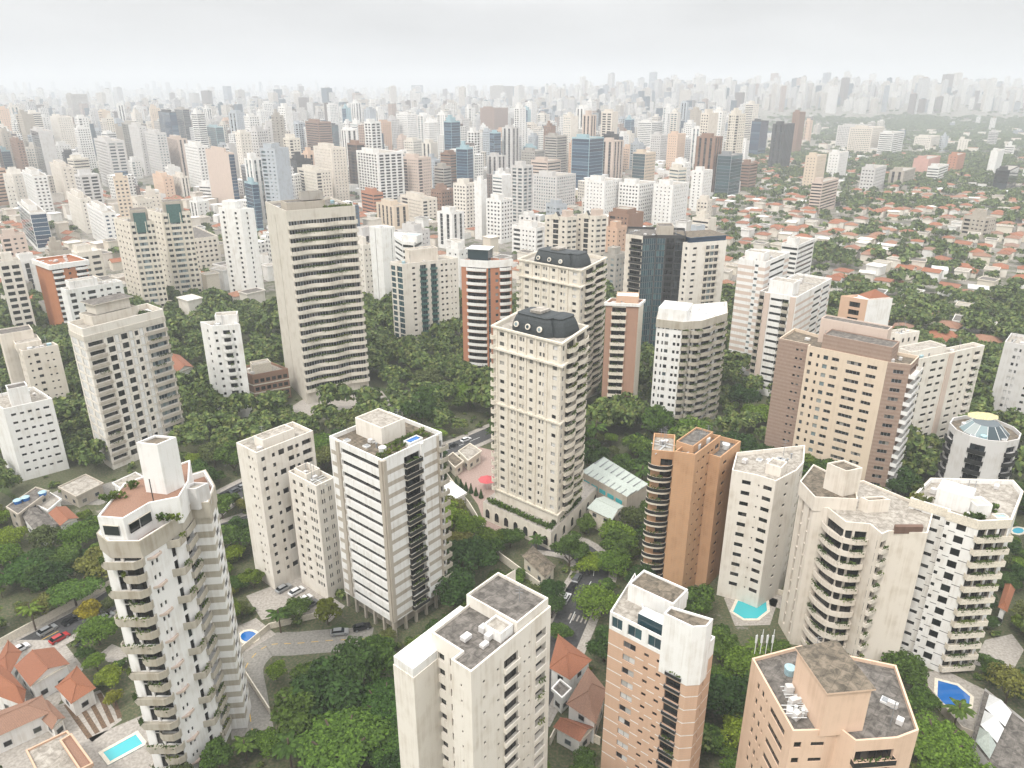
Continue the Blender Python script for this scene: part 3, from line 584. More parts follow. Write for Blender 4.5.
# orange brick tower
z = 41
T = Tower('orange brick tower with round dark-railed balconies stacked on one edge', chain((695.5, 454.5), z, [(GA, 721)], [(160, 674.4)]), z, 13, 'orange_brick', f0=2, roof='roof_grey')
T.facade(1, [col(.12, .17, 1.3, .6, 'd'), col(.30, .38, 1.3, .7, 'd'), col(.5, .58, 1.3, .7, 'd'), col(.64, .72, 1.3, .7, 'd'), col(.8, .96, 1.0, 1.3, 'w')]); T.facade(0)
T.finish(); T.block(T.rect(1, .12, .9, 1.5, 6), 40, 42, 'orange_brick')
wq = chain((720.5, 457.5), 38, [(GA, 741)], [(140, -1.2)]); wq = [wq[1], wq[2]]; back = [(wq[1][0] - 9, wq[1][1] + 6), (wq[0][0] - 9, wq[0][1] + 7)]
def wing(T, q, z, nf, specs, wall, base=0., f0=3., top='roof_grey', name='wing', fh=None, lip=.6, band=None):
    """another volume of the same building: walls with openings and a roof"""
    for i in range(len(q)):
        C, bl = specs.get(i, ((), ())); T.facade(i, C, bl, wall=wall, q=q, z0=base, z1=z, f0=f0, nf=nf, fh=fh or (z - 1 - f0) / nf, band=band)
    b = MB(); o = inset(q, .25); n = len(q)
    for k in range(n):
        j = (k + 1) % n; b.quad(T.L(q[k], z), T.L(q[j], z), T.L(o[j], z), T.L(o[k], z), wall); b.quad(T.L(o[k], z), T.L(o[j], z), T.L(o[j], z - lip), T.L(o[k], z - lip), wall)
    b.poly([T.L(p, z - lip) for p in o], top); obj('roof', b.mesh('roof'), T.root); addbld(q, z)
OB = T
T = Tower('orange brick wing with streaked walls beside the orange brick tower', [wq[0], wq[1]], 38, 12, 'orange_brick', back=back, f0=2, name='apartment_tower')
T.facade(0, [col(.18, .34, 1.2, .9, 'd')]); T.finish()
lq = chain((674.4, 452), 38.2, [], [(168, 652)]); T = Tower('narrow orange brick stair of curved balconies beside the orange brick tower', lq, 38.2, 11, 'orange_brick', back=10, f0=2, roof='roof_light')
T.facade(0, [col(.42, .95, .05, 2.2, 'd', d=1.)], [dict(a=-.12, b=.98, dep=1.6, kind='curve', ph=.95, m='cream_paint', rail='dark_rail', plant=.7, drop=.5)]); T.finish()

# cream multi-faced tower behind it
z = 36
pts = px([(732, 470), (757, 475), (776, 481), (797, 470), (804, 462)], z)
T = Tower('plain cream many-sided tower with small dark windows behind the turquoise pool', pts, z, 11, 'cream_light', back=10, f0=3, roof='roof_light')
T.facade(0, [col(.45, .8, 1., 1.1, 'd')]); T.facade(1, [col(.12, .2, 1.3, .5, 'd'), col(.4, .85, 1., 1.1, 'd')]); T.facade(2, [col(.5, .64, 1.2, .8, 'd')]); T.facade(3, [col(.55, .68, .9, 1.3, 'd'), col(.8, .92, .9, 1.3, 'd')])
T.finish(); T.block(T.rect(1, .1, .9, 4, 8), 35, 37.6, 'cream_light', 'roof_light')

# salmon brick tower with white crown
z = 33
pts = chain((688, 669), z, [(GA - 45, -2.2), (GA, 713)], [(140, 609)])
T = Tower('salmon brick tower with white floor bands and a tall white rooftop drum', pts, z, 10, 'salmon_brick', back=[(pts[-1][0] - 10.5, pts[-1][1] + 7.5), (pts[0][0] + 6, pts[0][1] + 11)], f0=4.5, roof='roof_light', top=.2)
bd = ('white', -.12, .06)
T.facade(0, [col(.2, .36, .8, 1.35, 's'), col(.47, .53, 1.1, .7, 'd'), col(.63, .69, 1.1, .7, 'd'), col(.755, .935, .3, 1.8, 'd', d=.35)], [dict(a=.75, b=.94, dep=.4, ph=.6, rail='dark_rail', m='metal_grey', kind='rect', drop=.12, plant=.3)], band=bd)
T.facade(1, band=bd); T.facade(2, [col(.3, .38, 1., 1., 'd')], band=bd); T.facade(3, band=bd); T.facade(4, band=bd)
wing(T, [T.q[0], T.q[1], T.q[2], T.q[3], T.q[4], T.q[5]], 36.6, 1, {0: ([col(.03, .17, .6, 2.2, 't'), col(.24, .42, .6, 2.2, 't'), col(.5, .66, .6, 2.2, 't'), col(.75, .98, .4, 2.5, 't')], ())}, 'white', base=33.0, f0=33.1, fh=3, top='roof_light', name='crown'); T.finish(clutter=False)
A_ = Vector(T.rect(0, .67, 1, 0, 1)[0]); B_ = Vector(T.rect(2, 0, .5, 0, 1)[1]); C_ = A_ + (B_ - Vector(T.q[2])); T.block(inset([tuple(A_), T.q[1], T.q[2], tuple(B_), tuple(C_)], -.1), 29.6, 41.5, 'white', 'roof_brown', name='rooftop_drum')
T.block(T.rect(0, .02, .6, 5.2, 10.4), 35.9, 39.6, 'white', 'roof_brown'); T.block(T.rect(0, -.01, .55, 10.8, 12.4), 36, 37.5, 'white', 'steel_white', name='side_roof')
b = MB(); q = T.rect(0, .33, .69, .8, 3.0); b.prism([T.L(p)[:2] for p in q], 36.0, 38.3, 'glass_teal', 'steel_white'); obj('glass_room', b.mesh('glass_room'), T.root)

# cream tower at the bottom edge
z = 43
pts = chain((471, 672), z, [(GA, 503), (GA, 551)], [(140, 451), (GA, -2.2), (140, 431)])
T = Tower('large cream tower with dirty tiled flat roof nearest to the camera', pts, z, 13, 'cream_light', back=[(pts[-1][0] - 8, pts[-1][1] + 7), (pts[0][0] + 13, pts[0][1] + 16)], f0=2, roof='roof_grey', parapet=.5, top=2.2)
T.facade(0, [col(.2, .42, .7, 1.5, 'd', d=.45), col(.6, .92, .9, 1.5, 'd', d=.45)])
T.facade(1); T.facade(2, [col(.45, .52, 1.2, .55, 'd')]); T.facade(3, [col(.35, .42, 1.2, .55, 'd'), col(.8, .87, 1.2, .55, 'd')])
T.facade(4, [col(.02, .3, .1, 1.9, 'd', d=.45), col(.42, .46, 1.3, .5, 'd'), col(.52, .56, 1.3, .5, 'd'), col(.68, .9, .2, 1.8, 'd', d=.9)], [dict(a=.01, b=.31, dep=.5, ph=.7, m='cream_light', plant=.4), dict(a=.67, b=.91, dep=.15, ph=.5, m='cream_light', plant=.15)])
T.finish(); T.block(T.rect(4, .32, .98, .4, 11), 42.4, 44.6, 'cream_light', 'roof_grey', lip=.5); T.block(T.rect(4, .05, .3, 1, 4.5), 42.4, 44.2, 'white', 'roof_light', name='stair_head')
lq = chain((413, 671), 40, [(GA, 432)], [(140, 392.5)]); lq.append((lq[2][0] + lq[0][0] - lq[1][0], lq[2][1] + lq[0][1] - lq[1][1]))
lq[2] = (lq[2][0] + 7, lq[2][1] + 9); lq[3] = (lq[3][0] + 7, lq[3][1] + 9)
T.block(lq, 0, 38.6, 'cream_light', 'roof_white', name='wing', lip=.02); T.block(inset(lq, .12), 38.3, 40.2, 'white', 'roof_white', name='roof_canopy', lip=.05)

# peach tower in the corner
z = 34
pts = px([(752, 658), (793, 731), (827, 730), (838, 727), (856, 741), (898, 738), (919, 730)], z)
T = Tower('peach tower with weathered grey roofs and rooftop machinery', pts, z, 10, 'peach', back=[(pts[-1][0] + 3, pts[-1][1] + 13), (pts[0][0] + 9, pts[0][1] + 3)], f0=2, roof='roof_grey', parapet=.6)
T.facade(0, [col(.2, .25, .9, 1.3, 'd'), col(.32, .37, 1., 1.3, 'd'), col(.42, .45, 1.1, .8, 'd'), col(.53, .86, .9, 1.2, 'd')])
T.facade(1, [col(.1, .32, 1., 1.1, 'd'), col(.6, 1., 1.2, .8, 'd')]); T.facade(2); T.facade(3)
T.facade(4, [col(.05, .97, .1, 2.1, 'd', d=.45)], [dict(a=-.03, b=1., dep=.9, ph=1., rail='dark_rail', m='peach', plant=.8)]); T.facade(5)
T.finish()
bx = px([(798, 650), (828, 693), (872, 689), (836, 643)], 41.2); T.block(bx, 33, 41.2, 'peach', 'roof_brown', over=.35, lip=.3)
for a, k in (((788, 695), 0), ((793, 706), 1), ((796, 718), 2), ((805, 712), 3), ((789, 714), 4)):
    m = MB(); [m.tube((-1, -.8 + j * .8, .9), (1.2, -.8 + j * .8, .9), .07, 'steel_white') for j in range(3)]; m.box((0, 0, 0), 1.1 + .3 * (k % 2), .9, 1.9 - .35 * k if k < 3 else 1., 'light_grey', .3 * k); m.cyl((1., .3, 0), .28, 1.3, 'steel_white'); obj('cooling_unit', m.mesh('cooling_unit'), T.root, T.L(P(*a, 33.4), 33.4))
m = MB()
for k in range(4): m.tube((k * .9, 0, 0), (k * .9, 0, 4 + k % 2), .06, 'steel_white'); m.box((k * .9, .1, 2.2), .3, .2, 1.5, 'steel_white')
obj('antenna', m.mesh('antenna'), T.root, T.L(P(755, 650, 34.2), 33.4))

# cream tower with curved planted loggias
z = 37
pts = px([(800, 489), (814, 506), (828, 508), (846, 522), (870, 524), (882, 534), (889, 531), (928, 533)], z)
T = Tower('cream tower with curved planted balconies and a blank pale end wall', pts, z, 11, 'cream', back=[(pts[-1][0] + 6, pts[-1][1] + 9), (pts[0][0] + 16, pts[0][1] + 4)], f0=2, roof='roof_light', parapet=.5)
T.facade(0, [col(.3, .42, 0, 3.05, 'd', d=.9), col(.75, .85, 0, 3.05, 'd', d=.9)]); T.facade(1)
T.facade(2, [col(.05, .97, .05, 2.25, 'd', d=.45)], [dict(a=-.05, b=1.1, dep=1.3, kind='bow', ph=1., m='cream', plant=.9, dens=1.3, drop=.3)])
T.facade(3, [col(.05, .35, .05, 2.25, 'd', d=.45), col(.45, .95, .05, 2.25, 'd', d=.45)], [dict(a=-.08, b=1.02, dep=1.3, kind='bow', ph=1., m='cream', plant=.9, dens=1.3, drop=.3)])
T.facade(4); T.facade(5, [col(.1, .9, .2, 2, 'd', d=.8)], [dict(a=0, b=1., dep=.8, ph=.8, m='cream', plant=1, dens=1.4)]); T.facade(6)
T.finish(clutter=False)
q = px([(800, 481), (815, 497), (858, 499)], 39.4); q = [q[0], q[1], q[2], (q[2][0] + 2, q[2][1] + 6), (q[0][0] + 6, q[0][1] + 8)]
T.block(q, 36, 39.4, 'cream', 'roof_brown'); bx = chain((842, 496), 39.2, [(20, 858)], [(125, 823)]); bx.append((bx[2][0] + bx[0][0] - bx[1][0], bx[2][1] + bx[0][1] - bx[1][1])); T.block(bx, 38, 45.2, 'cream', 'roof_brown')
bx = chain((866, 513), 36.5, [(5, 888)], [(125, 858)]); bx.append((bx[2][0] + bx[0][0] - bx[1][0], bx[2][1] + bx[0][1] - bx[1][1])); T.block(bx, 36, 39.5, 'cream', 'roof_brown')
m = MB(); a, c = P(895, 529.5, 37.6), P(923, 529.5, 37.6); m.prism([T.L(p)[:2] for p in (a, c, (c[0] + .3, c[1] + 1), (a[0] + .3, a[1] + 1))], 36.6, 38.2, 'brown_trim'); obj('roof_vent', m.mesh('roof_vent'), T.root)

# white tower with dark string courses
z = 39
pts = chain((980, 521), z, [(5, 1012), (GA, 1023)], [(140, 948), (GA, -1), (140, 911)])
T = Tower('white tower with thin dark floor lines and planted terraces on its roof', pts, z, 12, 'white', back=[(pts[-1][0] + 1, pts[-1][1] + 5), P(931, 478, z)], f0=1.5, roof='roof_light')
bd = ('dark_grey', -.09, .07)
T.facade(1, band=bd); T.facade(2, [col(.02, .14, 1., .9, 'd'), col(.36, .66, .7, 1.7, 'd')], band=bd)
T.facade(0, [col(.12, .34, 1., .9, 'd'), col(.6, .84, 1., .9, 'd')], band=bd)
T.facade(3, [col(.03, .3, .1, 2., 'd', d=.45, m='cream_paint'), col(.34, .62, .1, 2., 'd', d=.45, m='cream_paint'), col(.7, .95, .1, 2., d=.45, m='cream_paint')], [dict(a=-.06, b=1.05, dep=1.2, ph=.9, m='cream_paint', plant=1., dens=1.6, drop=.4)])
T.facade(4, band=bd); T.band_ring(z - 2, z + .02, .12, 'cream_paint'); T.finish()
T.block(T.rect(2, -.55, .55, 3, 8), 38, 42, 'white', 'roof_white'); T.block(T.rect(3, .1, .6, 2.5, 6), 38, 41, 'white', 'pink_beige'); T.block(T.rect(3, .55, .95, .3, 2), 38, 39.3, 'cream_paint', 'blue_pale', name='roof_pool', lip=.2)
for i, u, d in ((0, .1, 1.5), (0, .35, 1), (2, .9, 1.2), (2, .7, 1), (3, .05, 1.5), (3, .7, 4), (3, .9, 5), (0, 0, 6)): obj('planting', leafstrip([(-1.2, 0, .8), (1.2, 0, .8)], 75, .5, 'leaf_olive' if i == 0 else 'plant', int(u * 70 + d)).mesh('planting'), T.root, T.L(T.rect(i, u, u, d, d + 1)[0], 38.2))

# round tower with a glass dome and black balconies
zc = 31.0; c0 = P(985, 428, zc)
def rad(r, n=20, a0=0.): return [(c0[0] + r * math.cos(6.2832 * k / n + a0), c0[1] + r * math.sin(6.2832 * k / n + a0)) for k in range(n)]
q = rad(8.8, 12, .1); s = min(range(12), key=lambda i: q[i][0]); q = q[s:] + q[:s]
T = Tower('white rounded tower with curved black balconies and a glass roof dome', q, zc, 9, 'light_grey', back=[], f0=2, roof='roof_brown')
for i in range(12):
    if i % 2 == 1: T.facade(i, [col(.1, .9, .3, 2., 'k', d=.5)], [dict(a=.02, b=.98, dep=1.1, kind='bow', ph=.9, m='dark_rail', drop=.3)])
    else: T.facade(i)
T.finish(); b = MB(); rr = rad(6.2, 12, .1); r2 = [(c0[0] + (x - c0[0]) * .55, c0[1] + (y - c0[1]) * .55) for x, y in rr]
for k in range(12):
    j = (k + 1) % 12; b.quad(T.L(rr[k], zc - .9), T.L(rr[j], zc - .9), T.L(r2[j], zc + 1.8), T.L(r2[k], zc + 1.8), 'glass_pale'); b.tube(T.L(rr[k], zc - .9), T.L(r2[k], zc + 1.8), .1, 'steel_white', 4)
b.poly([T.L(p, zc + 1.8) for p in r2], 'glass_pale'); obj('glass_dome', b.mesh('glass_dome'), T.root)
b = MB(); cc = (c0[0] + 1.5, c0[1] + 4.2); b.prism([T.L((cc[0] + 4.4 * math.cos(a), cc[1] + 3. * math.sin(a)))[:2] for a in np.linspace(0, 6.28, 9)[:-1]], zc + 1.6, zc + 1.9, 'cream_paint', 'yellow_membrane'); b.cyl(T.L(cc, zc - .9), 2.2, 2.4, 'light_grey', 10); obj('roof_canopy', b.mesh('roof_canopy'), T.root)

# brown and tan tower
z = 45
pts = chain((888, 362), z, [(GA - 72, 911), (GA, -10)], [(140, 808), (GA, -1.5), (140, 779)])
T = Tower('tan tower with brown tiled side bays and a brown tiled penthouse', pts, z, 14, 'tan', back=[(pts[-1][0] - 16, pts[-1][1] + 12), (pts[0][0] + 9, pts[0][1] + 11)], f0=3, roof='roof_brown')
T.facade(0, [col(.6, .68, 1.2, .7, 'd'), col(.75, .83, 1.2, .7)], wall='brown_tile'); T.facade(1, wall='brown_tile')
T.facade(2, [col(.035, .075, .7, 1.4), col(.14, .17, .8, 1.2, 'd'), col(.22, .28, .7, 1.4, 'p'), col(.33, .42, .9, 1.1), col(.52, .7, .9, 1.15), col(.77, .89, .9, 1.1)])
T.facade(3, [col(.3, .75, .8, 1.2)], wall='brown_tile'); T.facade(4, [col(.1, .9, .2, 2., 'd', d=1.)], [dict(a=0, b=.9, dep=1.8, ph=1., m='white', kind='rect')], wall='brown_tile')
T.finish(); T.block(T.rect(2, .17, 1.02, .3, 8), 44, 49.5, 'brown_tile', 'roof_grey'); T.block(T.rect(2, .0, .85, 9, 14), 44, 52, 'pink_beige', 'roof_grey')

# white balconied tower with a grey parapet band
z = 43
pts = chain((683, 322), z, [(15, 702), (40, 727)], [(157, 657)])
T = Tower('white tower whose wavy balconies overflow with plants under a grey parapet', pts, z, 13, 'white', back=16, f0=3, roof='roof_white', parapet=1.6)
T.facade(0, [col(.06, .13, .8, 1.4, 'd'), col(.24, .3, .8, 1.4, 'd'), col(.36, .5, .8, 1.4), col(.68, .78, .9, 1.2, 'd'), col(.84, .94, .9, 1.2, 'd')])
kw = dict(kind='bow', ph=1., m='balcony_concrete', plant=.85, dens=1.3, drop=.45)
T.facade(1, [col(.02, .35, .1, 2.2, 'd', d=.45), col(.45, .55, .8, 1.4, 'd'), col(.65, .95, .1, 2.2, 'd', d=.45)], [dict(a=-.02, b=.4, dep=1.2, **kw), dict(a=.42, b=1.03, dep=2.1, **kw)])
T.facade(2, [col(.05, .4, .1, 2.2, 'd', d=.45), col(.5, .58, .8, 1.4, 'd'), col(.68, .96, .1, 2.2, 'd', d=.45)], [dict(a=-.02, b=.48, dep=1.9, **kw), dict(a=.5, b=1., dep=1.5, **kw)])
T.band_ring(z - 2.9, z + .05, .3, 'balcony_concrete'); T.finish(); T.block(T.rect(0, .0, 1.1, 1.2, 12), 41.4, 47, 'white', 'roof_white'); T.block(T.rect(1, .2, .8, 4, 9), 41.4, 45, 'white', 'roof_light')

# brick and balcony tower behind the mansard pair
z = 48
T = Tower('brown brick tower with a central strip of shaded planted balconies behind the ivory mansards', chain((639, 304), z, [(GA + 15, 644)], [(170, 606)]), z, 15, 'brown_brick', f0=3, roof='roof_white')
T.facade(0, [col(.2, .62, .05, 2.4, 'd', d=.45, m='cream_paint')], [dict(a=.18, b=.45, dep=1.1, ph=1., m='cream_paint', plant=.5), dict(a=.46, b=.64, dep=.9, ph=1., m='cream_paint', plant=.3)])
T.facade(1, wall='cream_paint'); T.band_ring(z - 1, z + .05, .5, 'white'); T.finish(); T.block(T.rect(0, .3, .98, 2, 8), 47, 50.2, 'salmon_brick', 'roof_white')

# dark glass tower
z = 58
pts = chain((643, 236), z, [(20, 657), (-5, 686)], [(140, 626)])
T = Tower('dark green glass tower with a rounded glass bay', pts, z, 18, 'dark_grey', back=20, f0=4, roof='roof_grey')
T.facade(0, [col(.3, .95, .1, 2.4, 'd', d=.8)], [dict(a=.3, b=1., dep=1., ph=1., rail='dark_rail', m='grey_concrete', plant=.5)], wall='cream'); T.facade(1, [col(.04, .96, .1, 2.75, 't', d=.1)])
T.facade(2, [col(.02, .3, .1, 2.6, 't', d=.15), col(.36, .62, .1, 2.6, 'd', d=.5), col(.66, .97, .1, 2.6, 'k', d=.15)], [dict(a=.35, b=.63, dep=.6, ph=.9, m='dark_rail')])
T.finish(); T.block(T.rect(2, .05, .6, 4, 12), 57, 61.5, 'beige_concrete', 'roof_grey')
# beige tower with flat brown roof
z = 55
T = Tower('cream tower with dark glazed top corner and overhanging flat brown roof', chain((690, 243), z, [(20, 727)], [(140, 683)]), z, 17, 'cream_light', f0=3, roof='roof_brown')
T.facade(1, [col(.1, .2, 1., 1., 'd'), col(.45, .55, .5, 1.8), col(.57, .67, .5, 1.8, 'p'), col(.69, .79, .5, 1.8)], [dict(a=.44, b=.8, dep=.6, ph=.7, m='cream_paint')]); T.facade(0, [col(.4, .7, .9, 1.2)]); T.finish(clutter=False)
T.block(T.rect(1, .02, .98, .4, 14), 54, 57.2, 'glass_blue', 'roof_brown', over=.8)

# striped towers to the right
z = 52
T = Tower('pale tower with white and beige stripes and a column of tiny windows', chain((766, 262), z, [(GA, 790)], [(140, 739)]), z, 17, 'white', f0=2, roof='roof_light')
T.facade(0, [col(.62, .75, 1.4, 1., 'p')], band=('pink_beige', 0, 1.45)); T.facade(1, [col(.2, .8, 1.4, 1., 'd')], band=('pink_beige', 0, 1.45)); T.finish(); T.block(T.rect(0, .1, .8, 3, 9), 51, 55, 'white', 'roof_light')
z = 44
T = Tower('white tower with dark ribbon windows between brown columns beside the striped tower', chain((797, 297), z, [(GA, 832)], [(140, 760)]), z, 14, 'white', f0=2, roof='roof_light')
T.facade(0, [col(.0, .13, .3, 2., 'd', d=1., m='grey_concrete'), col(.32, .62, 1.1, 1., 'd'), col(.62, .8, .3, 2, 'd', d=.8)], [dict(a=0, b=.14, dep=.6, ph=1., m='beige_concrete', plant=.7), dict(a=.66, b=.82, dep=.6, ph=1., plant=.5)], fins=[(.15, .29, .4, 'pink_beige'), (.84, .98, .4, 'pink_beige')])
T.facade(1, [col(.5, .7, 1., 1.1, 'd'), col(.75, .95, 1., 1.1)], band=('pink_beige', 0, 1)); T.finish(); T.block(T.rect(0, .15, .8, 3, 10), 43, 48.5, 'white', 'roof_light')

# towers behind the tan tower
z = 44
T = Tower('brick tower with white flank and a little orange hipped roof above the tan tower', chain((868, 300), z, [(15, 893)], [(140, 841)]), z, 13, 'salmon_brick', f0=2, roof='roof_white')
T.facade(0, [col(.35, .75, .5, 2.2, 'd', d=.8)]); T.facade(1, wall='white'); T.finish(clutter=False)
q = T.rect(1, .08, .92, .5, 7); ce = ((q[0][0] + q[2][0]) / 2, (q[0][1] + q[2][1]) / 2); b = MB()
for k in range(4): b.poly([T.L(q[k], 44.3), T.L(q[(k + 1) % 4], 44.3), T.L(ce, 47)], 'roof_tile')
for k in range(4): b.quad(T.L(q[k], 43), T.L(q[(k + 1) % 4], 43), T.L(q[(k + 1) % 4], 44.3), T.L(q[k], 44.3), 'white')
obj('hipped_roof', b.mesh('hipped_roof'), T.root)
z = 38.5
T = Tower('white tower with a rounded roof edge and tall windows behind the tan tower', chain((900, 334), z, [(22, 920)], [(140, 884)]), z, 12, 'cream_light', f0=2, roof='roof_light')
T.facade(0, [col(.2, .35, .6, 1.8), col(.6, .75, .6, 1.8, 'd')]); T.facade(1, cols(3, .08, .95, .35, .6, 1.6, 'd')); T.finish()
z = 36.5
T = Tower('long cream slab with rows of short dark windows and a brown stripe', chain((914, 360), z, [(25, 985)], [(118, 903)]), z, 12, 'cream_light', f0=2, roof='roof_light')
T.facade(1, cols(2, .02, .2, .3, .6, 1.6, 'd') + [col(.26, .34, 1., 1., 'd'), col(.38, .44, 1., 1., 'd'), col(.62, .7, 1., 1., 'd'), col(.76, .8, 1., 1., 'd'), col(.87, .95, 1., 1.2, 'd')], [dict(a=.03, b=.1, dep=1., ph=.9, m='cream_light', plant=.3), dict(a=.86, b=.96, dep=.9, ph=.9, m='cream_light', plant=.2)], fins=[(.49, .56, .25, 'pink_beige')])
T.facade(0, [col(.3, .7, .8, 1.4, 'd')]); T.finish(); T.block(T.rect(1, .02, .5, 2, 8), 35.5, 38.5, 'cream_light', 'roof_light')
z = 33.5
T = Tower('pale grey slab with faint window columns cut by the frame edge', chain((1042, 348), z, [(GA, -14)], [(140, 1005)]), z, 11, 'light_grey', f0=2, roof='roof_light')
T.facade(0, [col(.3, .38, .9, 1.2, 's'), col(.44, .5, .9, 1.2, 's'), col(.8, .9, 1, 1, 'd')]); T.finish()

# left side
z = 50
T = Tower('grey concrete framed tower with white panels and a flat rooftop box', chain((82, 329), z, [(GA + 6, 163)], [(140, 67)]), z, 14, 'cream_light', f0=2, roof='roof_light', parapet=1.6, top=4.2)
T.facade(0, [col(.1, .44, .5, 2.3, 'z', d=.12), col(.56, .9, .5, 2.3, 'z', d=.12)], band=('warm_concrete', -.3, .25))
T.facade(1, [col(.03, .21, .9, 1.5, 'd', d=.9), col(.25, .33, .5, 2., 'd'), col(.345, .39, .2, 2.6, 'z', d=.08), col(.42, .5, .5, 2, 'd', d=.4), col(.52, .565, .2, 2.6, 'z', d=.08), col(.59, .635, .7, 1.6, 'd'), col(.655, .7, .2, 2.6, 'z', d=.08), col(.74, .98, .9, 1.6, 'p', d=.5)],
  [dict(a=.72, b=1.0, dep=1., ph=.9, m='beige_concrete', plant=.3), dict(a=.02, b=.22, dep=.3, ph=.85, m='beige_concrete', plant=.2)], band=('warm_concrete', -.3, .25))
T.band_ring(z - 4.4, z - 2.6, .15, 'warm_concrete'); T.finish(); T.block(T.rect(1, .22, .78, 5, 13), 48.4, 51.6, 'warm_concrete', 'roof_light', over=0); T.block(T.rect(1, .3, .72, 6, 12), 51.6, 55, 'warm_concrete', 'roof_grey', over=1.)
obj('planting', leafstrip([(-2, 0, .8), (2, 0, .8)], 150, .6, 'plant', 5).mesh('planting'), T.root, T.L(T.rect(1, .82, .82, 3, 4)[0], 48.5))
z = 38
T = Tower('slim white tower with jutting irregular balconies among the trees', chain((212, 326), z, [(15, 240)], [(140, 200)]), z, 11, 'white', f0=3, roof='roof_light')
T.facade(1, [col(.05, .15, .9, 1.1, 'd'), col(.35, .6, .3, 1.9, 'd', d=.8), col(.7, .78, .9, 1.2, 'd')], [dict(a=.28, b=.66, dep=1.3, kind='tri', ph=1., m='white', plant=.6)]); T.facade(0, [col(.5, .62, 1., 1.2, 'd')]); T.finish(); T.block(T.rect(1, .1, .9, 3, 8), 37, 41, 'white', 'roof_light')
z = 13
T = Tower('low brown brick block with planted roof beside the tall wavy slab', chain((252, 375), z, [(32, 288)], [(140, 234)]), z, 3, 'dark_brick', f0=1.5, roof='roof_light', name='apartment_block', cat='apartment block')
T.facade(1, cols(6, .02, .98, .7, .8, 1.6, 'd')); T.facade(0, [col(.3, .7, .8, 1.5, 'd')]); T.band_ring(4.6, 5.1, .1, 'cream_paint'); T.band_ring(8.2, 8.7, .1, 'cream_paint'); T.finish(); T.block(T.rect(1, .1, .6, 3, 8), 12, 16, 'cream_paint', 'roof_light')
z = 26
T = Tower('white block with small dark slot windows at the frame edge', chain((3, 409), z, [(GA - 10, 52)], [(140, -16)]), z, 8, 'white', f0=2, roof='roof_light')
T.facade(1, [col(.12, .22, 1., .8, 'd'), col(.3, .38, 1., .7, 'd'), col(.46, .54, 1., .8, 'd'), col(.62, .7, 1., .7, 'd'), col(.78, .9, 1., .8, 'd')]); T.finish(); T.block(T.rect(1, .2, .6, 3, 8), 25, 31, 'white', 'roof_grey')
z = 31
T = Tower('cream tower with small square windows behind the white slot-windowed block', chain((22, 351), z, [(GA - 10, 58)], [(140, -5)]), z, 10, 'cream', f0=2, roof='roof_light')
T.facade(1, [col(.12, .18, 1., .7, 'd'), col(.3, .42, 1., 1.1, 'd'), col(.6, .66, 1., .6, 'd'), col(.76, .82, 1., .6, 'd')]); T.facade(0, [col(.3, .4, 1., 1., 'd'), col(.7, .8, 1, 1, 'd')]); T.finish(); T.block(T.rect(1, -.1, .6, 3, 12), 30, 33, 'cream', 'roof_light'); T.block(T.rect(1, -.4, .5, 9, 17), 0, 36, 'cream', 'roof_grey', name='wing')
z = 38
T = Tower('orange tower with white curved balcony fronts and an orange roof slab', chain((50, 265), z, [(GA - 5, 86)], [(140, 34)]), z, 12, 'orange_wall', f0=2, roof='roof_tile')
T.facade(1, [col(.03, .3, .2, 2., 'd', d=1.), col(.45, .52, .8, 1.2, 'd'), col(.68, .97, .2, 2., 'd', d=1.)], [dict(a=.02, b=.32, dep=1.2, kind='bow', ph=1., m='white'), dict(a=.66, b=1., dep=1.2, kind='bow', ph=1., m='white')]); T.band_ring(z - 2.4, z + .1, 1., 'white'); T.finish()
z = 30
T = Tower('white block with rows of dark loggias in front of the orange tower', chain((66, 290), z, [(GA - 5, 122)], [(140, 60)]), z, 9, 'white', f0=1.5, roof='roof_light')
T.facade(1, [col(.05, .15, .2, 1.9, 'd', d=.8), col(.25, .3, .8, 1.2, 'd'), col(.36, .5, .2, 1.9, 'd', d=.8), col(.58, .63, .8, 1.2, 'd'), col(.7, .78, .8, 1.2, 'd'), col(.86, .94, .8, 1.2, 'd')]); T.finish(); T.block(T.rect(1, .1, .6, 3, 9), 29, 33, 'white', 'roof_light')
def twin(label, F, Lx, Rx, z):
    T = Tower(label, chain(F, z, [(28, Rx)], [(138, Lx)]), z, 16, 'ivory', f0=2, roof='roof_light')
    T.facade(1, [col(.06, .2, .8, 1.5), col(.27, .6, .7, 1.7, 'p'), col(.68, .8, .8, 1.5), col(.86, .96, .8, 1.5)], fins=[(.0, .04, .3, 'cream_paint'), (.22, .25, .3, 'cream_paint'), (.62, .65, .3, 'cream_paint'), (.97, 1, .3, 'cream_paint')]); T.facade(0, cols(4, .05, .95, .3, .9, 1.1, 'd'))
    T.finish(); q = T.rect(1, .1, .8, 1.5, 10); T.block(q, z - 1, z + 6, 'beige_concrete', 'roof_grey'); b = MB(); q = T.rect(1, .2, .7, -.2, 1.2); b.prism([T.L(p)[:2] for p in q], z - 6, z + 4.5, 'green_glass', 'roof_grey'); obj('glass_bay', b.mesh('glass_bay'), T.root)
twin('nearer of two matching beige towers with green glass roof recess', (129, 222), 113, 154, 54); twin('farther of two matching beige towers with green glass roof recess', (161, 213), 144, 190, 54)
z = 54
T = Tower('white tower with staggered dark square windows next to the tall slab', chain((240, 209), z, [(28, 254)], [(160, 218)]), z, 17, 'white', f0=2, roof='roof_white')
T.facade(0, [col(.16, .26, .8, 1.4, 'd'), col(.72, .82, .8, 1.4, 'd')]); T.facade(1, [col(.4, .5, .8, 1.4, 'd')]); T.finish(); T.block(T.rect(0, .15, .75, 1, 8), 53, 58, 'white', 'roof_white')
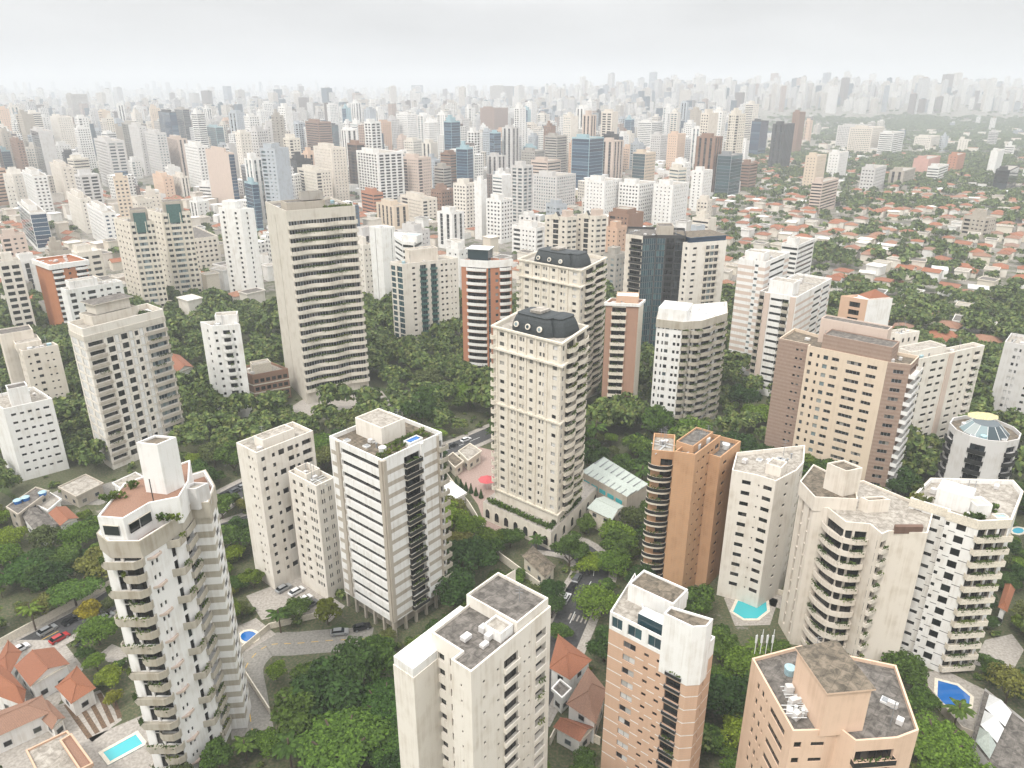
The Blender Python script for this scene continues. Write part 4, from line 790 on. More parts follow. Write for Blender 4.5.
# centre left
z = 47
T = Tower('plain white windowless slab with vertical grooves', chain((381, 228), z, [(GA - 20, 395)], [(140, 369)]), z, 15, 'white', f0=2, roof='roof_white'); T.facade(0, [col(.46, .5, 0, 3, 'd', d=.4)]); T.facade(1, [col(.7, .74, 0, 3, 'd', d=.4)]); T.finish()
z = 46
T = Tower('cylindrical white tower with ringed balconies behind the cream tower', [P(x, y, z) for x, y in ((394, 236), (402, 241), (414, 242), (422, 238))], z, 14, 'white', back=12, f0=2, roof='roof_white')
for i in range(3): T.facade(i, [col(.02, .98, .9, 1.5, 'd', d=.6)])
T.finish(); T.block(T.rect(1, -.1, 1.1, 2, 8), 45, 49, 'white', 'blue_pale')
z = 43
T = Tower('cream tower with dark vertical balcony strips and a boxy cream penthouse', chain((402, 264), z, [(28, 458)], [(140, 390)]), z, 14, 'cream_light', f0=2, roof='roof_light')
T.facade(1, [col(.17, .22, 1., 1., 'd'), col(.31, .42, .1, 2.4, 't', d=.8), col(.5, .6, .1, 2.4, 't', d=.8), col(.68, .72, 1, 1, 'd'), col(.76, .8, 1, 1, 'd'), col(.86, .88, 1, .8, 'd'), col(.93, .95, 1, .8, 'd')], [dict(a=.3, b=.43, dep=.7, ph=.9, m='green_glass'), dict(a=.49, b=.61, dep=.7, ph=.9, m='green_glass')])
T.facade(0, [col(.05, .4, .2, 2.2, 't'), col(.55, .98, .2, 2.4, 't')]); T.finish(); T.block(T.rect(1, .17, .68, 3, 9), 42, 48.5, 'cream', 'roof_light')
z = 54
T = Tower('red brick tower with white curved balcony fronts and a white crown', chain((488, 261), z, [(20, 512)], [(165, 461)]), z, 17, 'red_brick', f0=2, roof='roof_white')
T.facade(0, [col(.22, .92, .3, 1.9, 'd', d=.45)], [dict(a=.2, b=.94, dep=1.2, kind='bow', ph=1., m='white')])
T.facade(1, [col(.0, .1, 0, 3, 't', d=.2), col(.3, .42, .9, 1.2, 'p'), col(.5, .92, .3, 1.9, 'd', d=.45)], [dict(a=.48, b=.95, dep=1.2, kind='bow', ph=1., m='white')]); T.band_ring(z - 3, z + .1, .25, 'white'); T.finish(); T.block(T.rect(0, .2, .95, 2, 9), 53, 58, 'glass_pale', 'roof_white', over=.6)
for nm, F, Lx, Rx in (('first', (567, 217), 545, 577), ('second', (596, 216), 577, 607)):
    z = 50
    T = Tower('cream tower with pointed gable over its glazed strip, ' + ('western half of a joined pair' if nm == 'first' else 'eastern half of a joined pair'), chain(F, z, [(28, Rx)], [(150, Lx)]), z, 15, 'cream', f0=2, roof='roof_light', embed=False)
    T.facade(0, [col(.1, .2, .9, 1.2, 'd'), col(.38, .62, .2, 2.5, 'd'), col(.8, .9, .9, 1.2, 'd')]); T.facade(1, [col(.1, .45, .9, 1.3), col(.6, .95, .9, 1.3)]); T.finish(maxw=60, clutter=False)
    b = MB(); q = T.rect(0, .3, .7, -.3, 3); mid = ((q[0][0] + q[1][0]) / 2, (q[0][1] + q[1][1]) / 2); mi2 = ((q[2][0] + q[3][0]) / 2, (q[2][1] + q[3][1]) / 2)
    b.poly([T.L(q[0], 48), T.L(q[1], 48), T.L(mid, 52.5)], 'cream_paint'); b.quad(T.L(q[1], 48), T.L(q[2], 48), T.L(mi2, 52.5), T.L(mid, 52.5), 'slate'); b.quad(T.L(q[3], 48), T.L(q[0], 48), T.L(mid, 52.5), T.L(mi2, 52.5), 'slate'); obj('gable', b.mesh('gable'), T.root); T.block(T.rect(1, .2, .9, 3, 8), 49, 53, 'pink_beige', 'roof_light')
# ------------------------------------------------------------------ ground, streets, courts, pools
def sm(a, b, x):
    t = max(0., min(1., (x - a) / (b - a))); return t * t * (3 - 2 * t)
def terrain(x, y):
    side = sm(-.12, .25, x / max(y, 1.))
    return sm(2200, 3700, y) * (18 + 62 * side) + sm(5200, 9000, y) * (40 + 55 * sm(.1, -.5, x / max(y, 1.))) + sm(2500, 4000, y) * 9 * math.sin(x * .0021) * math.cos(y * .0017)
def groundmat():
    m, t, b = newmat('ground_cover'); b.inputs['Roughness'].default_value = .95
    a = objco(t, (.02, .02, .02)); n = N(t, 'ShaderNodeTexNoise'); n.inputs['Detail'].default_value = 10; n.inputs['Roughness'].default_value = .7; t.links.new(a.outputs[0], n.inputs['Vector'])
    a2 = objco(t, (.35, .35, .35)); n2 = N(t, 'ShaderNodeTexNoise'); n2.inputs['Detail'].default_value = 6; t.links.new(a2.outputs[0], n2.inputs['Vector'])
    r = ramp(t, [(.3, (.040, .055, .022)), (.5, (.075, .085, .038)), (.72, (.15, .115, .075))]); t.links.new(n2.outputs['Fac'], r.inputs[0])
    r2 = ramp(t, [(.3, (.10, .095, .085)), (.5, (.22, .20, .175)), (.7, (.33, .29, .25))]); t.links.new(n2.outputs['Fac'], r2.inputs[0])
    g = N(t, 'ShaderNodeTexCoord'); s = N(t, 'ShaderNodeSeparateXYZ'); t.links.new(g.outputs['Object'], s.inputs[0])
    mr = N(t, 'ShaderNodeMapRange'); mr.inputs['From Min'].default_value = 330; mr.inputs['From Max'].default_value = 520; mr.inputs['To Min'].default_value = -.05; mr.inputs['To Max'].default_value = .13; t.links.new(s.outputs['Y'], mr.inputs['Value'])
    ad = N(t, 'ShaderNodeMath', operation='ADD'); t.links.new(n.outputs['Fac'], ad.inputs[0]); t.links.new(mr.outputs[0], ad.inputs[1])
    r3 = ramp(t, [(.56, (0, 0, 0)), (.64, (1, 1, 1))]); t.links.new(ad.outputs[0], r3.inputs[0])
    mm = N(t, 'ShaderNodeMix', data_type='RGBA'); t.links.new(r3.outputs[0], mm.inputs['Factor']); t.links.new(r.outputs[0], mm.inputs['A']); t.links.new(r2.outputs[0], mm.inputs['B']); t.links.new(mm.outputs['Result'], b.inputs['Base Color'])
groundmat()
def ground():
    ys = [-400, 0, 60, 150, 300, 600, 1000, 1500] + list(range(2000, 6000, 200)) + [6500, 7000, 7500, 8000, 8500, 9000, 10000, 12000]
    us = np.linspace(-1, 1, 61); v = []; f = []
    for y in ys:
        for u in us: x = u * (1300 + max(y, 0) * 1.1); v.append((x, y, terrain(x, y)))
    n = len(us)
    for j in range(len(ys) - 1):
        for i in range(n - 1): f.append((j * n + i, j * n + i + 1, (j + 1) * n + i + 1, (j + 1) * n + i))
    me = bpy.data.meshes.new('ground'); me.from_pydata(v, [], f); me.materials.append(MATS['ground_cover'])
    for p in me.polygons: p.use_smooth = True
    tag(obj('ground', me), 'city ground of lawns, soil and paving', None, kind='structure')
ground()
def ribbon(pts, wd, z):
    L, R = [], []
    for i, p in enumerate(pts):
        a = Vector(pts[max(0, i - 1)]); b = Vector(pts[min(len(pts) - 1, i + 1)]); d = (b - a).normalized(); n = Vector((-d.y, d.x)) * wd / 2
        L.append((p[0] + n.x, p[1] + n.y)); R.append((p[0] - n.x, p[1] - n.y))
    return L, R
def smooth(pts, k=5):
    o = []
    for i in range(len(pts) - 1):
        p0, p1, p2, p3 = (Vector(pts[max(0, min(len(pts) - 1, i + j))]) for j in (-1, 0, 1, 2))
        for s in range(k):
            t = s / k; o.append(tuple(.5 * (2 * p1 + (p2 - p0) * t + (2 * p0 - 5 * p1 + 4 * p2 - p3) * t * t + (3 * p1 - p0 - 3 * p2 + p3) * t ** 3)))
    return o + [tuple(pts[-1])]
ROADS = []
def road(name, label, pts, wd, m='asphalt', kerb=True, line=None, z=.012, walk=2.2):
    pts = smooth(pts); ROADS.append(pts); L, R = ribbon(pts, wd, z); b = MB(); n = len(pts)
    for i in range(n - 1): b.quad((*R[i], z), (*R[i + 1], z), (*L[i + 1], z), (*L[i], z), m)
    tag(obj(name, b.mesh(name)), label, None, kind='structure')
    if kerb:
        b = MB(); O1, O2 = ribbon(pts, wd + 2 * walk, z)
        for A, B in ((L, O1), (O2, R)):
            for i in range(n - 1):
                b.quad((*B[i], .14), (*B[i + 1], .14), (*A[i + 1], .14), (*A[i], .14), 'paving')
                s, e = (A, B) if A is L else (B, A)
                b.quad((*s[i], 0.), (*s[i + 1], 0.), (*s[i + 1], .14), (*s[i], .14), 'kerb')
        tag(obj('pavement', b.mesh('pavement')), 'paved footway along ' + label, None, kind='structure')
    if line:
        b = MB(); i = 0
        for k in range(0, n - 1, 2):
            a, c = Vector(pts[k]), Vector(pts[k + 1]); d = (c - a).normalized(); nn = Vector((-d.y, d.x)) * .08
            b.quad((*(a - nn), z + .005), (*(c - nn), z + .005), (*(c + nn), z + .005), (*(a + nn), z + .005), line)
        tag(obj('road_marking', b.mesh('road_marking')), None, None, kind='structure')
    q = L + R[::-1]; CLEAR.append((L + R[::-1], -9. if kerb else 1.5))
road('street', 'dark street by the tall white balconied tower', [(-150, 80), (-116, 131), (-101, 154), (-96, 176), (-93, 198), (-82, 217), (-58, 252), (-40, 290)], 8.5, line='paint_yellow')
road('avenue', 'tree lined street between the white ribbon tower and the park', [(-95, 178), (-60, 205), (-25, 236), (-12, 248), (20, 282), (60, 320)], 7.5, line='paint_white')
road('lane', 'asphalt lane below the ivory podium', [(2, 116), (9, 132), (17, 153), (22, 166), (18, 176), (6, 180)], 8, line='paint_white')
road('driveway', 'curving pale driveway below the white ribbon tower', [(-52, 112), (-56, 121), (-59.5, 130), (-57, 137), (-50, 138), (-42, 139), (-33, 139.5)], 8, 'paving_grey', False, line='paint_yellow', z=.016)
b = MB(); x0, y0 = 20, 160
for k in range(7): b.box((14.2 + k * .95, 147.5 - k * .38, .022), .4, 2.4, .004, 'paving', R_(-22))
tag(obj('crosswalk', b.mesh('crosswalk')), 'worn pale crossing on the asphalt lane', None, kind='structure')
def court(name, label, pts, m, z=.02, clear=.5):
    b = MB(); b.poly([(*p, z) for p in pts], m); tag(obj(name, b.mesh(name)), label, None, kind='structure'); CLEAR.append((pts, clear))
court('courtyard', 'pinkish paved courtyard beside the ivory towers', px([(452, 468), (474, 446), (500, 452), (512, 480), (510, 525), (490, 540), (478, 505), (462, 482)], 0), 'paving_pink')
court('forecourt', 'pale paved forecourt at the foot of the tall wavy slab', px([(286, 410), (305, 398), (340, 400), (368, 386), (382, 391), (392, 404), (360, 412), (310, 416)], 0), 'paving')
court('pool_terrace', 'pale stone terrace around the long turquoise pool', px([(84, 740), (150, 712), (168, 768), (90, 790)], 0), 'paving')
court('parking_court', 'grey striped parking court among tiled houses', px([(58, 705), (100, 690), (122, 720), (92, 742)], 0), 'paving')
court('service_yard', 'pale service yard below the grey framed tower', px([(30, 505), (62, 488), (104, 484), (150, 470), (160, 482), (100, 505), (60, 505)], 0), 'paving_grey', .02, -1)
court('yard', 'paved yards between the tiled houses', px([(-20, 650), (20, 640), (62, 640), (84, 668), (58, 705), (92, 742), (60, 790), (-20, 790)], 0), 'paving', .018, 0.)
b = MB()
for k in range(5):
    a, c = P(66 + k * 11, 704 - k * 3.6, 0), P(90 + k * 7.5, 738 - k * 5, 0); d = (Vector(c) - Vector(a)).normalized(); nn = Vector((-d.y, d.x)) * .45; a, c = Vector(a), Vector(c)
    b.quad((*(a - nn), .027), (*(c - nn), .027), (*(c + nn), .027), (*(a + nn), .027), 'soil')
tag(obj('paving_strip', b.mesh('paving_strip')), None, None, kind='structure')
court('car_park', 'concrete car park beside the cream towers', px([(246, 596), (300, 575), (345, 606), (330, 622), (296, 612), (262, 620)], 0), 'paving')
court('pool_deck', 'pale deck around the small oval pool', px([(234, 628), (256, 618), (276, 634), (246, 652), (238, 645)], 0), 'paving')
court('garden_terrace', 'stone deck around the turquoise curved pool', px([(724, 598), (745, 586), (778, 600), (770, 625), (735, 626)], 0), 'paving')
court('stone_terrace', 'stone terrace around the deep blue pool', px([(926, 672), (945, 670), (985, 690), (983, 716), (972, 734), (955, 722), (930, 700)], 0), 'paving')
court('garden_path', 'pale striped garden path by the white tower', px([(973, 664), (985, 640), (1012, 634), (1024, 650), (1010, 676)], 0), 'paving')
court('plaza', 'pale forecourt behind the cream many-sided tower', px([(730, 575), (800, 600), (790, 612), (722, 590)], 0), 'paving')
court('garden_court', 'round paved court beside the street', px([(98, 655), (112, 644), (126, 650), (128, 662), (108, 662)], 0), 'paving')
for i, pl in enumerate((((286, 642), (345, 622), (352, 632), (310, 640), (280, 660)), ((440, 398), (372, 386), (390, 402)), ((18, 500), (0, 478), (0, 492)))):
    court('lawn', 'trimmed grass', px(pl, 0), 'lawn', .013, -1)
def pool(label, pts, m, cat='swimming pool', lane=None):
    r = tag(obj('swimming_pool', None, None, (pts[0][0], pts[0][1], 0)), label, cat); o = inset(pts, -.7); L = lambda p, z: (p[0] - pts[0][0], p[1] - pts[0][1], z); n = len(pts)
    b = MB(); b.poly([L(p, .10) for p in pts], m); obj('water', b.mesh('water'), r); b = MB()
    for k in range(n):
        j = (k + 1) % n; b.quad(L(o[k], .17), L(o[j], .17), L(pts[j], .17), L(pts[k], .17), 'cream_paint'); b.quad(L(o[k], 0), L(o[j], 0), L(o[j], .17), L(o[k], .17), 'cream_paint'); b.quad(L(pts[k], .17), L(pts[j], .17), L(pts[j], .05), L(pts[k], .05), 'blue_pale')
    obj('pool_edge', b.mesh('pool_edge'), r); CLEAR.append((pts, 2.5))
pool('long turquoise pool at the foot of the white balconied tower', px([(108, 766), (98, 753), (138, 731), (148, 744)][::-1][::-1], 0)[::1], 'water_turquoise')
ov = lambda cx, cy, rx, ry, n=12, a0=0: [P(cx + rx * math.cos(a0 - 6.2832 * k / n), cy + ry * math.sin(a0 - 6.2832 * k / n), 0) for k in range(n)]
pool('small oval blue pool beside the cream towers', ov(249, 637, 8.5, 5.5), 'water_blue')
pool('curved turquoise pool behind the salmon brick tower', [P(*p, 0) for p in ((733, 612), (744, 619), (757, 619), (767, 611), (766, 601), (756, 598), (748, 604), (738, 601))], 'water_turquoise')
pool('deep blue angular pool below the white dark-lined tower', [P(*p, 0) for p in ((937, 700), (959, 713), (969, 706), (970, 697), (957, 686), (938, 681))], 'water_blue')
for p in ((978, 551), (1018, 531)):
    pool('turquoise pool edge glimpsed beside the white dark-lined tower' if p[0] > 1000 else 'turquoise pool corner behind the white dark-lined tower', ov(p[0], p[1], 6, 3, 8), 'water_light')

for c_ in (((92, 478), (176, 452), (190, 486), (108, 512)), ((18, 488), (66, 474), (82, 494), (30, 508)), ((722, 590), (782, 600), (778, 650), (728, 655)), ((100, 728), (150, 715), (160, 800), (80, 800)), ((930, 672), (985, 690), (975, 735), (930, 715)), ((238, 625), (262, 618), (275, 655), (240, 662)), ((455, 450), (500, 452), (505, 505), (470, 500))): CLEAR.append((px(c_, 0), .01 if c_[0][1] < 490 else 0.))
# ------------------------------------------------------------------ houses
def house(label, q, h, rh, kind='hip', wall='white', roof='roof_tile', group=None, name='house', cat='house', eave=.5, base=0., win=True):
    """q: four ground corners, counter-clockwise"""
    if (q[1][0] - q[0][0]) * (q[2][1] - q[1][1]) - (q[1][1] - q[0][1]) * (q[2][0] - q[1][0]) < 0: q = q[::-1]
    if math.dist(q[0], q[1]) < math.dist(q[1], q[2]): q = q[1:] + q[:1]
    o = (sum(p[0] for p in q) / 4, sum(p[1] for p in q) / 4); r = tag(obj(name, None, None, (*o, base)), label, cat, group)
    L = lambda p, z: (p[0] - o[0], p[1] - o[1], z); i = inset(q, eave); b = MB()
    for k in range(4): b.quad(L(i[k], 0), L(i[(k + 1) % 4], 0), L(i[(k + 1) % 4], h), L(i[k], h), wall)
    m0 = [(i[3][j] + i[0][j]) / 2 for j in (0, 1)]; m1 = [(i[1][j] + i[2][j]) / 2 for j in (0, 1)]
    b2 = MB()
    if kind == 'flat':
        i2 = inset(q, .3)
        for k in range(4):
            j = (k + 1) % 4; b2.quad(L(q[k], h - .2), L(q[j], h - .2), L(q[j], h + .5), L(q[k], h + .5), wall); b2.quad(L(q[k], h + .5), L(q[j], h + .5), L(i2[j], h + .5), L(i2[k], h + .5), wall)
        b2.poly([L(p, h + .1) for p in i2], roof)
        for k in range(4): j = (k + 1) % 4; b2.quad(L(i2[k], h + .5), L(i2[j], h + .5), L(i2[j], h + .1), L(i2[k], h + .1), wall)
    else:
        n0 = [(q[3][j] + q[0][j]) / 2 for j in (0, 1)]; n1 = [(q[1][j] + q[2][j]) / 2 for j in (0, 1)]
        f = min(.45, .5 * math.dist(q[1], q[2]) / max(.1, math.dist(q[0], q[1]))) if kind == 'hip' else 0.
        a = [n0[j] + (n1[j] - n0[j]) * f for j in (0, 1)]; c = [n0[j] + (n1[j] - n0[j]) * (1 - f) for j in (0, 1)]
        b2.quad(L(q[0], h), L(q[1], h), L(c, h + rh), L(a, h + rh), roof); b2.quad(L(q[2], h), L(q[3], h), L(a, h + rh), L(c, h + rh), roof)
        if kind == 'hip': b2.poly([L(q[1], h), L(q[2], h), L(c, h + rh)], roof); b2.poly([L(q[3], h), L(q[0], h), L(a, h + rh)], roof)
        else: b.poly([L(i[1], h), L(i[2], h), L(m1, h + rh * .93)], wall); b.poly([L(i[3], h), L(i[0], h), L(m0, h + rh * .93)], wall)
        b2.poly([L(p, h - .02) for p in q][::-1], 'cream_paint')
        b2.tube(L(a, h + rh), L(c, h + rh), .14, roof)
        if kind == 'hip':
            for s, e in ((0, a), (3, a), (1, c), (2, c)): b2.tube(L(q[s], h), L(e, h + rh), .13, roof)
    obj('wall', b.mesh('wall'), r); obj('roof', b2.mesh('roof'), r)
    if win:
        for k in range(4):
            ln = math.dist(i[k], i[(k + 1) % 4]); nn = max(1, int(ln / 3.5)); j = (k + 1) % 4; a = math.atan2(i[j][1] - i[k][1], i[j][0] - i[k][0])
            if i[k][1] + i[j][1] > 2 * o[1] + 1: continue
            for w_ in range(nn):
                for fl in range(max(1, int(h / 2.9))):
                    u = (w_ + .5) / nn; ob = obj('window', window_mesh(1.4, 1.2, 'w'), r, (i[k][0] + (i[j][0] - i[k][0]) * u - o[0] + math.sin(a) * .04, i[k][1] + (i[j][1] - i[k][1]) * u - o[1] - math.cos(a) * .04, 1.6 + fl * 2.9), a); ob.scale = (1.4, 1, 1.2)
    addbld(q, h + rh); return r
HP = lambda pts, z: [P(x, y, z) for x, y in pts]
house('orange tiled house with white walls beside the street, one long ridge', HP([(14, 666), (30, 687), (70, 664), (54, 647)], 5), 5, 1.8, 'gable')
house('small orange tiled house at the corner of the striped parking court', HP([(55, 687), (71, 704), (96, 688), (77, 666)], 4), 4, 1.4, 'hip')
house('tiled house cut by the frame edge next to the long-ridged house', HP([(-18, 690), (24, 706), (26, 690), (-5, 655)], 4.5), 4.5, 1.8, 'hip')
house('orange tiled house lowest at the frame edge, long hipped roof', HP([(-14, 742), (52, 712), (42, 695), (-20, 718)], 4.5), 4.5, 1.6, 'hip', roof='roof_tile_old')
house('faded tiled house wedged between the long hipped roof and the striped parking court', HP([(30, 708), (52, 730), (66, 718), (48, 700)], 3.5), 3.5, 1.2, 'gable', roof='roof_tile_old')
house('narrow tiled wing behind the long-ridged house', HP([(-8, 668), (8, 678), (22, 652), (8, 640)], 4.2), 4.2, 1.4, 'hip')
house('house with stepped brick terraces behind the long turquoise pool', HP([(26, 752), (45, 790), (92, 768), (68, 732)], 5), 5, 0, 'flat', wall='salmon_brick', roof='roof_light')
house('low brick annex with flat roof between stepped terraces and the frame foot', HP([(60, 742), (80, 772), (94, 765), (72, 735)], 6.5), 6.5, 0, 'flat', wall='salmon_brick', roof='terracotta_deck')
house('large orange hipped roof next to the asphalt lane', HP([(549, 668), (570, 680), (592, 660), (558, 634)], 6), 6, 1.8, 'hip')
house('orange hipped house tucked against the salmon brick tower', HP([(566, 704), (596, 724), (607, 690), (588, 667)], 6), 6, 2.2, 'hip', roof='roof_tile_old')
house('small white house with orange roof at the foot of the salmon brick tower', HP([(553, 727), (580, 742), (595, 727), (567, 718)], 4), 4, 1.3, 'gable')
house('grey flat-roofed annex between the orange roofs', HP([(551, 690), (562, 700), (572, 690), (560, 680)], 4.5), 4.5, 0, 'flat', roof='roof_grey')
house('orange roofed house squeezed behind the white dark-lined tower', HP([(998, 607), (1007, 612), (1015, 590), (1005, 584)], 5), 5, 1.6, 'hip')
house('small house with orange roof among pale flat roofs near the white block', HP([(48, 513), (60, 526), (79, 518), (66, 506)], 5), 5, 1., 'gable')
house('white house with dark weathered roof near the white block', HP([(19, 513), (37, 534), (58, 524), (37, 507)], 5), 5, 1.2, 'gable', roof='roof_grey')
house('grey flat roof with blue water tanks at the frame edge', HP([(6, 508), (18, 516), (50, 492), (36, 488)], 6), 6, 0, 'flat', wall='beige_concrete', roof='roof_grey')
house('long low beige roof below the grey framed tower', HP([(58, 488), (76, 498), (104, 484), (86, 475)], 4), 4, 0, 'flat', wall='beige_concrete', roof='roof_light')
house('low flat roof closest to the foot of the grey framed tower', HP([(112, 484), (124, 492), (148, 480), (136, 473)], 3.5), 3.5, 0, 'flat', roof='roof_light')
house('white flat house beside the dark weathered roof', HP([(36, 506), (48, 512), (62, 500), (50, 493)], 4), 4, 0, 'flat', roof='roof_light')
house('orange roofed hall behind the slim white tower', HP([(166, 360), (177, 373), (194, 367), (180, 355)], 7), 7, 2., 'gable')
house('white pavilion with slatted flat roof in the courtyard', HP([(438, 488), (452, 502), (467, 494), (450, 481)], 4), 4, 0, 'flat', roof='roof_white', name='pavilion', cat='pavilion')
house('small white gatehouse with flat roof at the courtyard entrance', HP([(458, 452), (468, 462), (482, 452), (470, 444)], 4), 4, 0, 'flat', roof='roof_light', wall='cream_paint', name='gatehouse', cat='gatehouse')
house('long cream gate wing beside the small white gatehouse', HP([(445, 459), (455, 469), (464, 462), (453, 453)], 3.5), 3.5, 0, 'flat', roof='roof_brown', wall='cream_paint', name='gatehouse', cat='gatehouse')
house('low building with brown tiled roof below the ivory podium', HP([(522, 556), (545, 578), (556, 566), (533, 546)], 4), 4, 1., 'hip', wall='cream_paint', roof='roof_brown')
for k, (a, lb) in enumerate((((4, 497), 'blue round water tank on the grey flat roof, nearest the frame edge'), ((12, 494), 'blue round water tank between its two neighbours on the grey roof'), ((29, 489), 'blue round water tank closest to the white flat house'))):
    m = MB(); m.cyl((0, 0, 0), 1., 1., 'water_blue', 12, 1.15); m.cyl((0, 0, 1.0), 1.2, .2, 'blue_pale', 12, .9); tag(obj('water_tank', m.mesh('water_tank'), None, (*P(a[0] + 14, a[1] + 6, 6.1), 6.105)), lb, 'water tank', 'blue water tanks')
# glass-roofed hall
q = HP([(582, 472), (627, 497), (648, 486), (604, 459)], 8.5); q = q if True else q
r = tag(obj('glass_roofed_hall', None, None, (*q[0], 0)), 'long hall with ribbed glass roof and turquoise windows behind the ivory tower', 'hall'); Lq = lambda p, z: (p[0] - q[0][0], p[1] - q[0][1], z); addbld(q, 9)
b = MB()
for k in range(4): b.quad(Lq(q[k], 0), Lq(q[(k + 1) % 4], 0), Lq(q[(k + 1) % 4], 8.5), Lq(q[k], 8.5), 'beige_concrete')
obj('wall', b.mesh('wall'), r); n = 8
for k in range(n):
    a, c = k / n, (k + 1) / n; f = lambda s, t: tuple((q[0][j] * (1 - s) + q[1][j] * s) * (1 - t) + (q[3][j] * (1 - s) + q[2][j] * s) * t for j in (0, 1)); b = MB()
    b.quad(Lq(f(a, 0), 8.5), Lq(f(c, 0), 8.5), Lq(f(c, 1), 8.5), Lq(f(a, 1), 8.5), 'roof_light')
    for t in (0, .5): b.quad(Lq(f(a, t), 8.52), Lq(f((a + c) / 2, t + .25), 9.3), Lq(f(c, t + .25), 9.3), Lq(f(c, t), 8.52), 'ribbed_pale'); b.quad(Lq(f(a, t), 8.55), Lq(f(c, t), 8.55), Lq(f(c, t + .5), 9.25), Lq(f(a, t + .5), 9.25), 'ribbed_pale')
    b.tube(Lq(f(a, 0), 8.7), Lq(f(a, 1), 9.2), .15, 'metal_grey', 4); obj('roof_bay', b.mesh('roof_bay'), r)
for k in range(5):
    u = .12 + .18 * k; c = [q[0][j] + (q[1][j] - q[0][j]) * u for j in (0, 1)]; a = math.atan2(q[1][1] - q[0][1], q[1][0] - q[0][0]); m = MB(); m.box((0, -.06, 0), 2.6, .12, 1.3, 'water_turquoise'); m.box((0, -.05, -.1), 2.9, .1, .1, 'cream_paint'); obj('window', m.mesh('window'), r, Lq(c, 5), a)
house('smaller hall with pale ribbed roof in front of the glass-roofed hall', HP([(587, 508), (612, 520), (624, 506), (604, 496)], 6), 6, 1.2, 'gable', roof='ribbed_pale', wall='cream_paint', name='hall', cat='hall')
# red courtyard parasol
m = MB(); n = 8
for k in range(n): a, c = 6.2832 * k / n, 6.2832 * (k + 1) / n; m.poly([(2.9 * math.cos(a), 2.9 * math.sin(a), 3.4), (2.9 * math.cos(c), 2.9 * math.sin(c), 3.4), (0, 0, 4.9)], 'fabric_red')
r = tag(obj('parasol', None, None, (*P(487, 482, 2.5), 0)), 'large red canopy in the pinkish courtyard', 'parasol'); obj('canopy', m.mesh('canopy'), r); m = MB(); m.tube((0, 0, 0), (0, 0, 4.8), .1, 'steel_white', 8); obj('pole', m.mesh('pole'), r)
# tent roofed building at the frame corner
q = HP([(972, 740), (1010, 790), (1050, 740), (985, 688)], 4.); r = tag(obj('tented_building', None, None, (*q[0], 0)), 'grey walled building with peaked white tent roofs in the corner', 'building'); addbld(q, 5); Lq = lambda p, z: (p[0] - q[0][0], p[1] - q[0][1], z)
b = MB()
for k in range(4): b.quad(Lq(q[k], 0), Lq(q[(k + 1) % 4], 0), Lq(q[(k + 1) % 4], 4), Lq(q[k], 4), 'light_grey')
b.poly([Lq(p, 3.4) for p in q], 'roof_grey'); obj('wall', b.mesh('wall'), r)
for s0, s1 in ((.66, .95), (.34, .62), (.04, .3)):
    f = lambda s, t: tuple((q[0][j] * (1 - s) + q[3][j] * s) * (1 - t) + (q[1][j] * (1 - s) + q[2][j] * s) * t for j in (0, 1)); p4 = [f(s0, .08), f(s0, .45), f(s1, .45), f(s1, .08)]; c = f((s0 + s1) / 2, .27); b = MB()
    for k in range(4): b.poly([Lq(p4[k], 4.1), Lq(p4[(k + 1) % 4], 4.1), Lq(c, 6.8)], 'ribbed_pale' if s0 < .3 else 'roof_white')
    obj('tent_roof', b.mesh('tent_roof'), r)
# garden walls
def fence(label, pts, h, m='cream_paint', name='garden_wall', cat='wall', t=.25):
    b = MB(); o = pts[0]; L, R = ribbon(pts, t, 0)
    for i in range(len(pts) - 1): b.prism([(p[0] - o[0], p[1] - o[1]) for p in (R[i], R[i + 1], L[i + 1], L[i])], 0, h, m)
    tag(obj(name, b.mesh(name), None, (*o, 0)), label, cat)
fence('pale garden wall along the street by the tiled houses', [(-119, 136), (-104, 159), (-99, 176)], 2.2)
fence('white wall between the driveway and the small oval pool', [(-50, 117), (-63, 133), (-58, 143), (-45, 148)], 1.6)
fence('pale wall behind the curved turquoise pool', px([(718, 592), (742, 582), (784, 596)], 0), 1.5)
fence('grey wall beside the deep blue pool', px([(915, 680), (960, 735), (985, 745)], 0), 2.2, 'beige_concrete')
fence('cream wall at the foot of the salmon brick tower', px([(600, 745), (560, 725), (550, 745)], 0), 2.)
fence('pale boundary wall of the ivory towers courtyard', px([(440, 470), (470, 510), (500, 560), (540, 590)], 0), 2.4)
